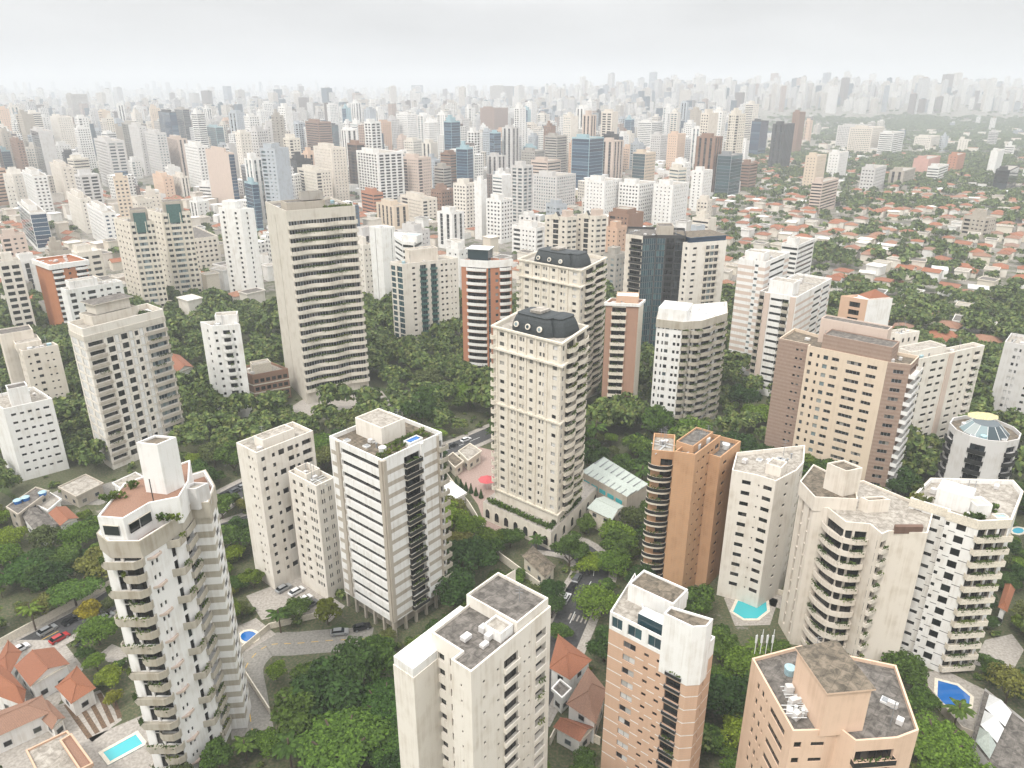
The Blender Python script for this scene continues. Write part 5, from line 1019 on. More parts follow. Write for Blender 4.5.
# ------------------------------------------------------------------ cars
def car(label, p, ang, paint, first={}):
    if not first:
        prof = [(-2.1, .35), (-2.12, .8), (-1.95, .95), (-1.2, .98), (1.0, .95), (1.95, .82), (2.12, .6), (2.1, .35)]
        m = MB(); n = len(prof)
        for s in (-.85, .85):
            pts = [(x, s * (1 if z < .9 else .95), z) for x, z in prof]; m.poly(pts if s < 0 else pts[::-1], 'PAINT')
        for i in range(n): a, c = prof[i], prof[(i + 1) % n]; m.quad((a[0], .85, a[1]), (c[0], .85, c[1]), (c[0], -.85, c[1]), (a[0], -.85, a[1]), 'PAINT')
        first['body'] = m
        m = MB(); m.poly([(-1.4, -.58, 1.46), (.45, -.58, 1.46), (.45, .58, 1.46), (-1.4, .58, 1.46)], 'PAINT'); first['top'] = m
        m = MB(); lo = [(-1.9, -.75, .96), (1.1, -.75, .95), (1.1, .75, .95), (-1.9, .75, .96)]; hi = [(-1.4, -.58, 1.458), (.45, -.58, 1.458), (.45, .58, 1.458), (-1.4, .58, 1.458)]
        for k in range(4): m.quad(lo[k], lo[(k + 1) % 4], hi[(k + 1) % 4], hi[k], 'glass_black')
        first['glass'] = m.mesh('cabin_glass')
        m = MB()
        for s in (-.08, .08): m.poly([(.32 * math.cos(a), s, .32 * math.sin(a)) for a in (np.linspace(0, 6.2832, 13)[:-1] if s < 0 else np.linspace(6.2832, 0, 13)[:-1])], 'metal_grey' if s < 0 else 'tire')
        for k in range(12): a, c = 6.2832 * k / 12, 6.2832 * (k + 1) / 12; m.quad((.34 * math.cos(a), -.09, .34 * math.sin(a)), (.34 * math.cos(a), .09, .34 * math.sin(a)), (.34 * math.cos(c), .09, .34 * math.sin(c)), (.34 * math.cos(c), -.09, .34 * math.sin(c)), 'tire')
        first['wheel'] = m.mesh('wheel')
    if paint not in first:
        out = []
        for k in ('body', 'top'): mm = first[k]; mm.ms = [paint]; out.append(mm.mesh(k))
        first[paint] = out
    r = tag(obj('parked_car', None, None, (*p, .03), ang), label, 'car', 'cars around the towers')
    obj('body', first[paint][0], r); obj('roof', first[paint][1], r); obj('windows', first['glass'], r)
    for x in (-1.3, 1.3):
        for s in (-.82, .82): obj('wheel', first['wheel'], r, (x, s, .34))
CARS = [((48, 632), 57, 'car_silver', 'silver car parked on the dark street above the tiled houses'), ((72, 622), 57, 'car_black', 'black car ahead of the silver one on the dark street'), ((106, 619), 57, 'car_white', 'white car beside the leafy court by the balconied tower'), ((98, 632), 57, 'car_red', 'red car under trees beside the white car'), ((84, 642), 57, 'car_grey', 'grey car half under the tree by the tiled house'),
  ((297, 593), 50, 'car_white', 'white car in the car park by the cream towers, farther from the tree'), ((305, 601), 50, 'car_white', 'white car in the car park by the cream towers, closer to the tree'), ((311, 606), 50, 'car_grey', 'grey car under the tree in the cream towers car park'), ((362, 629), 20, 'car_black', 'black car at the end of the curving driveway'),
  ((226, 496), 57, 'car_black', 'black car on the street, first behind the balconied tower'), ((236, 492), 57, 'car_grey', 'grey car following the black one behind the balconied tower'), ((244, 488), 57, 'car_silver', 'silver car last in the row behind the balconied tower'), ((452, 447), 45, 'car_black', 'black car near the courtyard gatehouse'), ((577, 580), 66, 'car_grey', 'grey car on the asphalt lane'), ((502, 510), 60, 'car_white', 'white car beside the ivory podium'), ((150, 600), 57, 'car_white', 'white car half hidden beside the balconied tower')]
CARS += [((566, 600), 66, 'car_white', 'white car waiting on the asphalt lane nearest the orange roofs'), ((571, 590), 66, 'car_black', 'black car ahead of the white one on the asphalt lane'), ((20, 651), 57, 'car_white', 'white car on the dark street closest to the frame edge'), ((60, 640), 57, 'car_red', 'red car on the near side of the dark street'), ((466, 441), 45, 'car_white', 'white car on the street past the courtyard gatehouse'), ((340, 634), 10, 'car_silver', 'silver car on the curving driveway by the stilts'), ((284, 590), 50, 'car_silver', 'silver car farthest from the tree in the cream towers car park')]
for a, g, c, lb in CARS: car(lb, P(*a, 0), R_(g), c)
# ------------------------------------------------------------------ the middle distance: towers one can tell apart
def dress(T, i, style, L, glass='d'):
    n = max(2, int(L / 3.4))
    if style == 'grid': T.facade(i, cols(n, .04, .96, .5, .9, 1.4, glass))
    elif style == 'small': T.facade(i, cols(max(2, n - 1), .08, .92, .28, 1., 1.1, glass))
    elif style == 'ribbon': T.facade(i, [col(.03, .97, .95, 1.45, glass)])
    elif style == 'curtain': T.facade(i, [col(.02, .98, .08, T.fh - .25, glass, d=.06)])
    elif style == 'mullion': T.facade(i, cols(n, .01, .99, .84, .08, T.fh - .2, glass, d=.12))
    elif style == 'strips': T.facade(i, cols(max(2, n // 2), .06, .94, .42, .05, T.fh - .15, glass, d=.3))
    elif style == 'loggia': T.facade(i, cols(max(2, n // 2), .04, .96, .72, .25, 2., glass, d=1.))
    elif style == 'mixed': T.facade(i, [col(.06, .34, .2, 2., glass, d=.9)] + cols(max(2, n - 2), .4, .96, .4, 1., 1.2, glass))
    else: T.facade(i)
MIDS = []
def mid(x0, x1, yt, yb, wall, style, label, glass='d', sp=.55, name='apartment_tower', cat='apartment tower', roof='roof_light', side=None, ang=None, crown=True, group=None, parts=True):
    xf = x0 + (x1 - x0) * sp; p = P(xf, yb, 0); z = max(6., zat((xf, yb), 0, (xf, yt))); a = ang if ang is not None else (GA if x0 > 400 else 38)
    f = P(xf, yt, z); l = step(f, z, a + 90, x0); r = step(f, z, a, x1); fh = 3.1 if math.hypot(*p) < 900 else 3.6
    nf = max(2, int((z - 4) / fh)); T = Tower(label, [l, f, r], z, nf, wall, f0=3, roof=roof, embed=True, name=name, cat=cat, group=group, top=1.4)
    MIDS.append((x0, x1, yt, yb, math.hypot(*p), label, p))
    dress(T, 0, style, math.dist(l, f), glass); dress(T, 1, side or style, math.dist(f, r), glass); T.finish()
    if crown: T.block(T.rect(0, .2, .75, 2, max(4, min(9, math.dist(f, r) * .7))), z - 1, z + 3.6, wall, roof)
    return T
O = dict(name='office_tower', cat='office tower')
mid(0, 23, 141, 183, 'dark_brick', 'grid', 'grey brown gridded tower at the frame edge before the dark glass block', sp=.7)
mid(5, 52, 131, 181, 'light_grey', 'curtain', 'dark blue glass office block with a pale grey flank', 'k', sp=.7, side='none', **O)
mid(46, 72, 117, 160, 'cream_light', 'small', 'pale tower with reddish edges behind the dark glass block', sp=.4)
mid(52, 87, 94, 128, 'grey_concrete', 'grid', 'widest hazy grey block standing over the hills', sp=.5, crown=True)
mid(80, 124, 141, 191, 'light_grey', 'loggia', 'pale glazed tower with a pinkish flank', 'p', sp=.6)
mid(92, 146, 124, 168, 'grey_concrete', 'curtain', 'long dark glass slab across the far blocks', 'k', sp=.75, **O)
mid(143, 176, 112, 158, 'dark_grey', 'curtain', 'tall blue grey glass tower with sloping twin beside', 'b', sp=.8, **O)
mid(174, 189, 109, 152, 'grey_concrete', 'curtain', 'slim grey glass tower joined to the blue grey one', 'k', **O)
mid(128, 146, 126, 176, 'light_grey', 'small', 'narrow pale grey tower before the long dark slab')
mid(144, 166, 133, 180, 'light_grey', 'grid', 'bluish white tower with fine window grid and grey base', 'p')
mid(166, 187, 139, 178, 'pink_beige', 'strips', 'pink tower with brown vertical strips')
mid(184, 208, 146, 192, 'white', 'grid', 'white tower behind the flat tan slab')
mid(152, 173, 177, 201, 'peach', 'small', 'short pinkish block with two halves', sp=.5)
mid(172, 188, 177, 200, 'cream_light', 'strips', 'short cream block with dark strips beside the pinkish one')
mid(205, 234, 153, 212, 'pink_beige', 'none', 'tan slab with blank face and a thin blue glass edge', side='curtain', glass='b', sp=.8)
mid(45, 73, 167, 202, 'cream', 'small', 'cream stepped tower by itself among low roofs')
mid(14, 47, 176, 218, 'white', 'grid', 'white tower with rows of shaded windows below the glass block')
mid(-6, 14, 184, 216, 'cream_light', 'small', 'cream tower half out of frame beside the white gridded one')
mid(13, 46, 213, 252, 'white', 'curtain', 'blue fronted block below the white gridded tower', 'b', sp=.5)
mid(66, 91, 199, 234, 'cream_light', 'small', 'cream tower just behind the twin beige pair')
mid(86, 116, 213, 250, 'white', 'grid', 'white block with big blue windows beside the twin beige pair', 'b')
mid(206, 223, 127, 152, 'blue_pale', 'curtain', 'small teal tower in the haze', 't', **O)
mid(222, 231, 86, 112, 'dark_grey', 'curtain', 'lone slender dark tower highest on the hazy horizon', 'b', crown=False, **O)
mid(187, 199, 93, 116, 'grey_concrete', 'grid', 'hazy grey tower short of the lone slender one', crown=False)
mid(207, 214, 87, 114, 'light_grey', 'small', 'very thin pale tower beside the lone slender one', crown=False)
mid(244, 258, 183, 232, 'blue_pale', 'curtain', 'blue glass tower squeezed behind the tall wavy slab', 'b', **O)
mid(-8, 20, 262, 340, 'cream_light', 'loggia', 'cream tower with dark balconies cut by the frame edge', sp=.2)
mid(-10, 25, 236, 270, 'pink_beige', 'mixed', 'pinkish block with white bands at the frame edge', sp=.3)
mid(300, 312, 105, 125, 'dark_grey', 'curtain', 'small square dark tower alone in the haze', 'b', crown=False, **O)
mid(305, 331, 122, 168, 'dark_brick', 'ribbon', 'tall brown tower with pale floor lines', sp=.5)
mid(329, 338, 125, 150, 'dark_grey', 'curtain', 'thin dark green tower next to the tall brown one', 't', **O)
mid(313, 346, 148, 205, 'cream', 'small', 'cream castle-like tower with stepped top')
mid(297, 331, 171, 210, 'ivory', 'mixed', 'ivory stepped building right above the wavy slab roof')
mid(347, 364, 144, 194, 'dark_brick', 'curtain', 'dark narrow tower beside the white tower with coloured blocks', 'k')
mid(356, 403, 153, 207, 'white', 'loggia', 'broad white tower with blank core and red brown balconies', sp=.45)
mid(401, 431, 158, 204, 'pink_beige', 'mixed', 'pale pink tower with green tinted loggias')
mid(361, 383, 193, 218, 'red_brick', 'ribbon', 'low rounded red block with white floor bands')
mid(396, 416, 114, 152, 'white', 'grid', 'white chequered tower well above its neighbours')
mid(480, 508, 108, 137, 'dark_brick', 'small', 'brown landmark tower with a dark window slot', sp=.5)
mid(490, 513, 86, 118, 'grey_concrete', 'grid', 'tall hazy grey tower rising behind the brown landmark')
mid(411, 423, 85, 108, 'grey_concrete', 'curtain', 'hazy blue grey tower with flat top', 'b', crown=False, **O)
mid(474, 487, 181, 240, 'white', 'none', 'narrow blank white tower')
mid(486, 513, 200, 244, 'white', 'grid', 'white gridded block next to the narrow blank tower')
mid(434, 451, 167, 200, 'grey_concrete', 'ribbon', 'grey tower with dark ribbon windows')
mid(437, 464, 213, 250, 'white', 'strips', 'white tower with dark central window strips')
mid(453, 476, 184, 232, 'cream_light', 'grid', 'cream tower with grey windows beside the narrow blank one')
mid(487, 506, 156, 182, 'light_grey', 'strips', 'dark and white striped tower')
mid(400, 437, 199, 224, 'cream', 'mixed', 'pale low block with planted roof', sp=.6)
mid(376, 408, 206, 230, 'tan', 'strips', 'beige block with rounded arched windows')
mid(572, 604, 138, 197, 'blue_pale', 'curtain', 'bright blue glass tower in two joined halves', 'b', **O)
mid(601, 624, 141, 184, 'pink_beige', 'strips', 'beige gridded tower leaning on the bright blue glass one')
mid(545, 567, 136, 178, 'grey_concrete', 'ribbon', 'dark grey banded office tower', 'k', **O)
mid(569, 579, 143, 182, 'salmon_brick', 'small', 'thin reddish tower between grey and blue towers')
mid(633, 656, 153, 190, 'tan', 'curtain', 'teal and brown glass office block', 't', side='grid', **O)
mid(668, 686, 134, 172, 'peach', 'small', 'peach tower in the middle haze')
mid(638, 663, 122, 152, 'white', 'ribbon', 'broad white block with pale floor bands')
mid(651, 669, 135, 168, 'light_grey', 'grid', 'pale grey gridded tower next to the peach one')
mid(697, 723, 137, 197, 'dark_brick', 'strips', 'tall light brown tower over the green glass block', sp=.7)
mid(718, 743, 155, 198, 'metal_grey', 'curtain', 'green glass block with a white corner fin', 't', **O)
mid(741, 758, 163, 191, 'dark_brick', 'ribbon', 'round brown banded block beside the green glass')
mid(752, 769, 121, 158, 'dark_grey', 'curtain', 'dark blue tower with a red panel', 'b', **O)
mid(692, 713, 171, 212, 'white', 'small', 'white stepped tower below the tall light brown one')
mid(585, 621, 181, 228, 'white', 'small', 'white block with stepped tops, nearest the gabled cream pair')
mid(619, 656, 184, 228, 'white', 'grid', 'white block, middle of the white trio')
mid(654, 689, 185, 230, 'white', 'small', 'white block, farthest along the white trio')
mid(533, 576, 176, 214, 'light_grey', 'grid', 'wide pale mesh-like tower before the gabled cream pair', 'p')
mid(511, 533, 166, 226, 'light_grey', 'loggia', 'pale bluish tower with glazed balconies', 'p')
mid(531, 561, 161, 196, 'pink_beige', 'ribbon', 'beige layered tower behind the pale bluish one')
mid(521, 546, 151, 172, 'grey_concrete', 'grid', 'grey tower with domed roof and small base')
mid(773, 795, 124, 170, 'dark_grey', 'strips', 'black glass tower with pale vertical fins', 'k', **O)
mid(806, 827, 156, 189, 'tan', 'small', 'tan tower with narrow windows next to a plain white one')
mid(829, 849, 153, 182, 'white', 'small', 'plain white tower among low trees')
mid(793, 806, 112, 156, 'dark_brick', 'small', 'thin brown tower in the haze')
mid(850, 892, 128, 156, 'cream', 'grid', 'long cream block at the edge of the wooded valley')
mid(862, 887, 168, 192, 'light_grey', 'grid', 'pale office block with a regular window grid', **O)
mid(890, 916, 171, 189, 'beige_concrete', 'strips', 'beige low office block with dark strips', **O)
mid(928, 949, 167, 184, 'white', 'ribbon', 'dark and white low office block', **O)
mid(914, 941, 159, 177, 'pink', 'none', 'plain dusty pink block')
mid(949, 966, 155, 176, 'red_brick', 'small', 'red block above the tiled suburb')
mid(991, 1005, 151, 177, 'white', 'none', 'blank white tower standing alone in the suburb')
mid(996, 1022, 170, 192, 'dark_grey', 'curtain', 'black glass office block in the suburb', 'k', **O)
mid(812, 839, 182, 214, 'pink_beige', 'ribbon', 'pink and white tower at the edge of the tiled roofs', sp=.4)
mid(603, 627, 255, 300, 'grey_concrete', 'grid', 'grey block with pale blue windows behind the dark glass tower', 'p')
mid(606, 627, 228, 275, 'salmon_brick', 'small', 'orange brick block behind the grey one')
mid(512, 556, 228, 262, 'white', 'mixed', 'white balconied block behind the farther mansard tower')
mid(446, 470, 250, 300, 'white', 'small', 'white tower between the cream striped and red brick towers')
mid(160, 218, 240, 275, 'ivory', 'grid', 'long low ivory block with yellowish bands between beige twins and white tower', sp=.35, roof='roof_grey')
mid(352, 372, 245, 300, 'cream_light', 'small', 'cream gridded block just beside the wavy slab')
mid(838, 880, 126, 150, 'light_grey', 'grid', 'pale block behind the long cream one')
mid(880, 905, 133, 158, 'white', 'ribbon', 'white stepped block beside the long cream one')
mid(915, 945, 137, 152, 'cream_light', 'grid', 'cream block half in the wooded valley')
mid(782, 815, 245, 290, 'white', 'ribbon', 'white banded tower just behind the striped pair', sp=.5)
# ------------------------------------------------------------------ the rest of the dense city
NEARL = [(o, o['label']) for o in bpy.data.objects if o.get('category') in ('apartment tower', 'apartment block', 'podium', 'pavilion', 'hall')]
import re
def short(lb):
    s = re.split(r' (?:with|behind|beside|before|among|by|at|in|of|below|next|joined|standing|squeezed|cut|over|above|whose|on|between|half|against|to|leaning|rising|and a|overflow|per) ', lb)[0]
    return ' '.join(s.replace(',', '').split()[:7])
ANCH = []
for x0, x1, yt, yb, D, lb, p in MIDS: ANCH.append(((x0 + x1) / 2, yt, D, short(lb)))
for o, lb in NEARL:
    u = proj(o.location.x, o.location.y, 25); ANCH.append((u[0], u[1], math.hypot(o.location.x, o.location.y), short(lb)))
seen = {}
def cnt(s): return sum(1 for a in ANCH if a[3] == s)
ANCH = [a for a in ANCH if cnt(a[3]) == 1 and len(a[3].split()) > 1]
def placelabel(what, x, y, z, used, rels=('just left of', 'just right of', 'behind', 'in front of')):
    u = proj(x, y, z); D = math.hypot(x, y)
    for k, a in enumerate(sorted(ANCH, key=lambda a: math.hypot(a[0] - u[0], (a[1] - u[1]) * 1.3))[:9]):
        dx = u[0] - a[0]; opts = [rels[2]] if abs(dx) < 9 and D > a[2] else [rels[3]] if abs(dx) < 9 else [rels[1] if dx > 0 else rels[0]]
        opts += ['a little beyond' if D > a[2] else 'a little nearer than']
        for r in opts:
            lb = f'{what} {r} the {a[3]}'
            if lb not in used and len(lb.split()) <= 16: used.add(lb); return lb
    return None
USED = set()
WN = {'white': 'white', 'cream_light': 'pale cream', 'cream': 'cream', 'ivory': 'ivory', 'light_grey': 'light grey', 'cool_grey': 'cool grey', 'pink_beige': 'pinkish beige', 'grey_concrete': 'grey concrete', 'tan': 'tan', 'salmon_brick': 'salmon', 'dark_brick': 'brown', 'blue_pale': 'blue glass', 'beige_concrete': 'beige grey', 'dark_grey': 'dark glass', 'peach': 'peach', 'red_brick': 'brick red'}
SN = {'grid': 'grid-windowed', 'small': 'small-windowed', 'ribbon': 'band-windowed', 'strips': 'vertically striped', 'loggia': 'loggia-fronted', 'mixed': 'mixed-window', 'curtain': 'curtain-walled'}
rt = random.Random(21)
def suburb(x, y): return x / y > .31 + (.10 if y > 800 else 0) * 0 and y < 2750 or (x / y > .27 and y < 900)
cand = []
for k in range(14000):
    y = math.sqrt(rt.uniform(430 ** 2, 2600 ** 2)); x = y * rt.uniform(-.74, .74)
    u = proj(x, y, 0)
    if suburb(x, y) and rt.random() > (.012 if y < 1500 else .03): continue
    if y < 600 and rt.random() < .2: continue
    if -.35 < x / y < -.05 and y < 520: continue
    h = rt.choice((24, 34, 42, 48, 52, 56, 62, 70, 80)) * rt.uniform(.85, 1.1) * (1.1 if y > 900 else .85); wd = rt.uniform(11, 19); dp = rt.uniform(11, 20)
    if suburb(x, y): h *= .6
    if any(math.hypot(x - a, y - b) < 23 for a, b, *_ in cand): continue
    if any(pdist((x, y), q) < 15 for q, hh, cx, cy, rr in BLD if abs(cx - x) < 60 and abs(cy - y) < 60): continue
    t = proj(x, y, h); w2 = FPX * 13 / t[2]; bad = False; D = math.hypot(x, y)
    for x0, x1, yt, yb, DM, lb, p in MIDS:
        if D < DM + 10 and t[0] + w2 > x0 and t[0] - w2 < x1 and t[1] < yt + .62 * (yb - yt): bad = True; break
    if bad: continue
    cand.append((x, y, h, wd, dp))
    if len(cand) > 1700: break
cand.sort(key=lambda c: c[1])
def boxq(x, y, wd, dp, a):
    c, s = math.cos(a), math.sin(a); return [(x + c * i - s * j, y + s * i + c * j) for i, j in ((-wd / 2, -dp / 2), (wd / 2, -dp / 2), (wd / 2, dp / 2), (-wd / 2, dp / 2))]
WCH = ['white'] * 13 + ['cream_light'] * 6 + ['cream'] * 2 + ['light_grey'] * 6 + ['cool_grey'] * 4 + ['ivory'] * 2 + ['pink_beige', 'blue_pale'] + ['grey_concrete', 'tan', 'salmon_brick', 'dark_brick', 'blue_pale', 'beige_concrete', 'dark_grey', 'peach']
nind = 0; rest = []
for x, y, h, wd, dp in cand:
    a = R_(rt.choice((50, 50, 38, 30, 62)) - 90 + rt.uniform(-4, 4)); q = boxq(x, y, wd, dp, a); u = proj(x, y, h)
    inview = -20 < u[0] < 1044
    if inview and nind < 165 and not hidden(x, y, h * .9):
        i = min(range(4), key=lambda k: q[k][0] ** 2 + q[k][1] ** 2); q = q[i - 1:] + q[:i - 1]
        wl = rt.choice(WCH); st = 'curtain' if wl in ('blue_pale', 'dark_grey') else rt.choice(('grid', 'grid', 'small', 'ribbon', 'strips', 'loggia', 'mixed'))
        lb = placelabel(f'{WN[wl]} {SN[st]} tower', x, y, h, USED)
        if not lb: rest.append((x, y, h, wd, dp, a)); continue
        nind += 1; T = Tower(lb, q[:3], h, max(3, int((h - 5) / 3.2)), wl, back=[q[3]], f0=3, roof=rt.choice(('roof_light', 'roof_grey', 'roof_light', 'roof_white')), embed=True, name='city_tower', cat='tower', group='towers packed in the middle distance', top=1.4)
        g = {'blue_pale': 'b', 'dark_grey': 'k'}.get(wl, rt.choice('ddwp')); dress(T, 0, st, math.dist(q[0], q[1]), g); dress(T, 1, rt.choice((st, st, 'small', 'none')), math.dist(q[1], q[2]), g); T.finish()
        T.block(T.rect(0, rt.uniform(.1, .3), rt.uniform(.6, .85), 2, dp * .7), h - 1, h + rt.uniform(2.5, 5), wl, 'roof_light')
        if rt.random() < .4: T.block(T.rect(0, .35, .6, 3, dp * .5), h + 2, h + rt.uniform(5.5, 8), wl, 'roof_light', name='water_tower')
    else: rest.append((x, y, h, wd, dp, a)); addbld(q, h)
for k in range(5200):
    y = rt.uniform(2500, 8600) if k % 3 else rt.uniform(2500, 4600); x = y * rt.uniform(-.8, .8); s = x / y
    if s > .30 and y < 2900: continue
    if s < -.35 and y > 2800 and rt.random() < .6: continue
    if rt.random() < .045: rest.append((x, y, rt.uniform(85, 125), rt.uniform(20, 34), rt.uniform(18, 30), R_(rt.uniform(-60, 30)))); continue
    rest.append((x, y, rt.choice((28, 40, 50, 58, 66, 78)) * rt.uniform(.8, 1.15) * (1.1 if s > 0 else .95), rt.uniform(11, 23), rt.uniform(11, 22), R_(rt.uniform(-60, 30))))
def massmat():
    m, t, b = newmat('city_mass'); b.inputs['Roughness'].default_value = .7
    g = N(t, 'ShaderNodeNewGeometry'); r = ramp(t, [(0, (.72, .70, .66)), (.3, (.62, .57, .50)), (.45, (.56, .55, .54)), (.60, (.5, .46, .41)), (.68, (.33, .36, .39)), (.75, (.42, .31, .25)), (.79, (.17, .13, .11)), (.87, (.05, .09, .13)), (.94, (.75, .73, .70))], 'CONSTANT')
    t.links.new(g.outputs['Random Per Island'], r.inputs[0])
    s = N(t, 'ShaderNodeSeparateXYZ'); t.links.new(g.outputs['Position'], s.inputs[0]); nn = N(t, 'ShaderNodeSeparateXYZ'); t.links.new(g.outputs['Normal'], nn.inputs[0])
    a = N(t, 'ShaderNodeMath', operation='MULTIPLY'); t.links.new(s.outputs['X'], a.inputs[0]); t.links.new(nn.outputs['Y'], a.inputs[1]); c = N(t, 'ShaderNodeMath', operation='MULTIPLY'); t.links.new(s.outputs['Y'], c.inputs[0]); t.links.new(nn.outputs['X'], c.inputs[1])
    d = N(t, 'ShaderNodeMath', operation='SUBTRACT'); t.links.new(a.outputs[0], d.inputs[0]); t.links.new(c.outputs[0], d.inputs[1])
    def fr(src, per, th):
        m1 = N(t, 'ShaderNodeMath', operation='DIVIDE'); m1.inputs[1].default_value = per; t.links.new(src, m1.inputs[0]); f = N(t, 'ShaderNodeMath', operation='FRACT'); t.links.new(m1.outputs[0], f.inputs[0]); g2 = N(t, 'ShaderNodeMath', operation='LESS_THAN'); g2.inputs[1].default_value = th; t.links.new(f.outputs[0], g2.inputs[0]); return g2.outputs[0]
    f1 = fr(s.outputs['Z'], 3.2, .5); f2 = fr(d.outputs[0], 3.7, .5)
    mu = N(t, 'ShaderNodeMath', operation='MULTIPLY'); t.links.new(f1, mu.inputs[0]); t.links.new(f2, mu.inputs[1])
    up = N(t, 'ShaderNodeMath', operation='LESS_THAN'); up.inputs[1].default_value = .5; t.links.new(nn.outputs['Z'], up.inputs[0]); m2 = N(t, 'ShaderNodeMath', operation='MULTIPLY'); t.links.new(mu.outputs[0], m2.inputs[0]); t.links.new(up.outputs[0], m2.inputs[1])
    mx = N(t, 'ShaderNodeMix', data_type='RGBA'); t.links.new(m2.outputs[0], mx.inputs['Factor']); t.links.new(r.outputs[0], mx.inputs['A']); mx.inputs['B'].default_value = (.05, .052, .055, 1); t.links.new(mx.outputs['Result'], b.inputs['Base Color'])
massmat()
m = MB()
for x, y, h, wd, dp, a in rest:
    z0 = terrain(x, y) - 2; q = boxq(x, y, wd, dp, a); m.prism(q, z0, z0 + h, 'city_mass', bottom=False)
    q = boxq(x + wd * .1, y, wd * .5, dp * .5, a); m.prism(q, z0 + h - .01, z0 + h + 3.5, 'city_mass', bottom=False)
    if rt.random() < .35: q = boxq(x + wd * .62, y, wd * .6, dp * .8, a); m.prism(q, z0, z0 + h * rt.uniform(.7, .95), 'city_mass', bottom=False)
tag(obj('distant_towers', m.mesh('distant_towers')), 'mass of pale towers fading into the haze', None, kind='stuff')

# ------------------------------------------------------------------ low houses of the suburb and between the towers
wn = random.Random(5); lots = []
e1 = (math.cos(R_(52)), math.sin(R_(52))); e2 = (-e1[1], e1[0]); pitch = 16.
for i in range(-60, 140):
    for j in range(-110, 60):
        if i % 5 == 4: continue                                   # a street between every four rows
        x = e1[0] * i * pitch + e2[0] * j * pitch + wn.uniform(-3.5, 3.5); y = e1[1] * i * pitch + e2[1] * j * pitch + wn.uniform(-3.5, 3.5)
        if not ((385 if x / y < .45 else 330) < y < 1500) or abs(x / y) > .78: continue
        u = proj(x, y, 4)
        if not (-25 < u[0] < 1050): continue
        sub = suburb(x, y)
        if -.36 < x / y < .22 and y < 470: continue
        if any(pdist((x, y), q) < 9 for q, h, cx, cy, rr in BLD if abs(cx - x) < 60 and abs(cy - y) < 60): continue
        lots.append((y, x, sub))
lots.sort(); nh = 0; low = []; parklots = []
HN = {0: ('orange tiled roof', 'roof_tile', 'hip'), 1: ('faded brown tiled roof', 'roof_tile_old', 'hip'), 2: ('pale flat roof', 'roof_light', 'flat'), 3: ('white flat roof', 'roof_white', 'flat'), 4: ('orange gabled roof', 'roof_tile', 'gable'), 5: ('grey flat roof', 'roof_grey', 'flat')}
HU = set()
for y, x, sub in lots:
    if wn.random() < (.32 if sub else .22) + (.25 if sub and y > 900 else 0): parklots.append((x, y)); continue
    a = R_(52 + wn.choice((0, 90)) + wn.uniform(-11, 11)); wd, dp = wn.uniform(8.5, 14), wn.uniform(8, 11.5); t = wn.choices(range(6), (34, 20, 12, 12, 14, 8) if sub else (16, 14, 20, 22, 8, 20))[0]; h = wn.choice((3.5, 6, 6.5)) if sub else wn.choice((5, 7, 10, 13)) if HN[t][2] == 'flat' else 6
    if nh < 272 and not hidden(x, y, h):
        lb = placelabel(f'low house with {HN[t][0]}', x, y, h, HU)
        if lb: house(lb, boxq(x, y, wd, dp, a), h, wn.uniform(1.4, 2.2), HN[t][2], wn.choice(('white', 'cream', 'cream_light', 'cream_paint')), HN[t][1], 'low houses between the towers', win=False); nh += 1; continue
    low.append((x, y, wd, dp, a, h, t))
m = MB()
for x, y, wd, dp, a, h, t in low:
    q = boxq(x, y, wd, dp, a)
    if HN[t][2] == 'flat': m.prism(q, 0, h, 'white' if t != 5 else 'grey_concrete', HN[t][1], bottom=False)
    else:
        for k in range(4): m.quad((*q[k], 0), (*q[(k + 1) % 4], 0), (*q[(k + 1) % 4], h), (*q[k], h), 'cream_light')
        c, s = math.cos(a), math.sin(a); r0 = (x - c * wd * .22, y - s * wd * .22, h + 2); r1 = (x + c * wd * .22, y + s * wd * .22, h + 2); Q = [(*p, h) for p in inset(q, -.5)]
        m.quad(Q[0], Q[1], r1, r0, HN[t][1]); m.quad(Q[2], Q[3], r0, r1, HN[t][1]); m.poly([Q[1], Q[2], r1], HN[t][1]); m.poly([Q[3], Q[0], r0], HN[t][1])
for k in range(2600):
    y = rt.uniform(1500, 2700); x = y * rt.uniform(-.75, .75); sub = suburb(x, y)
    if sub and rt.random() < .75: continue
    q = boxq(x, y, rt.uniform(10, 24), rt.uniform(10, 18), R_(rt.choice((50, -40)) + rt.uniform(-6, 6))); m.prism(q, 0, rt.choice((5, 7, 10, 14)), 'cream_light', rt.choice(('roof_light', 'roof_white', 'roof_tile_old', 'roof_grey', 'roof_tile')), bottom=False)
tag(obj('low_rise_rooftops', m.mesh('low_rise_rooftops')), 'sea of low roofs between the farther towers', None, kind='stuff')

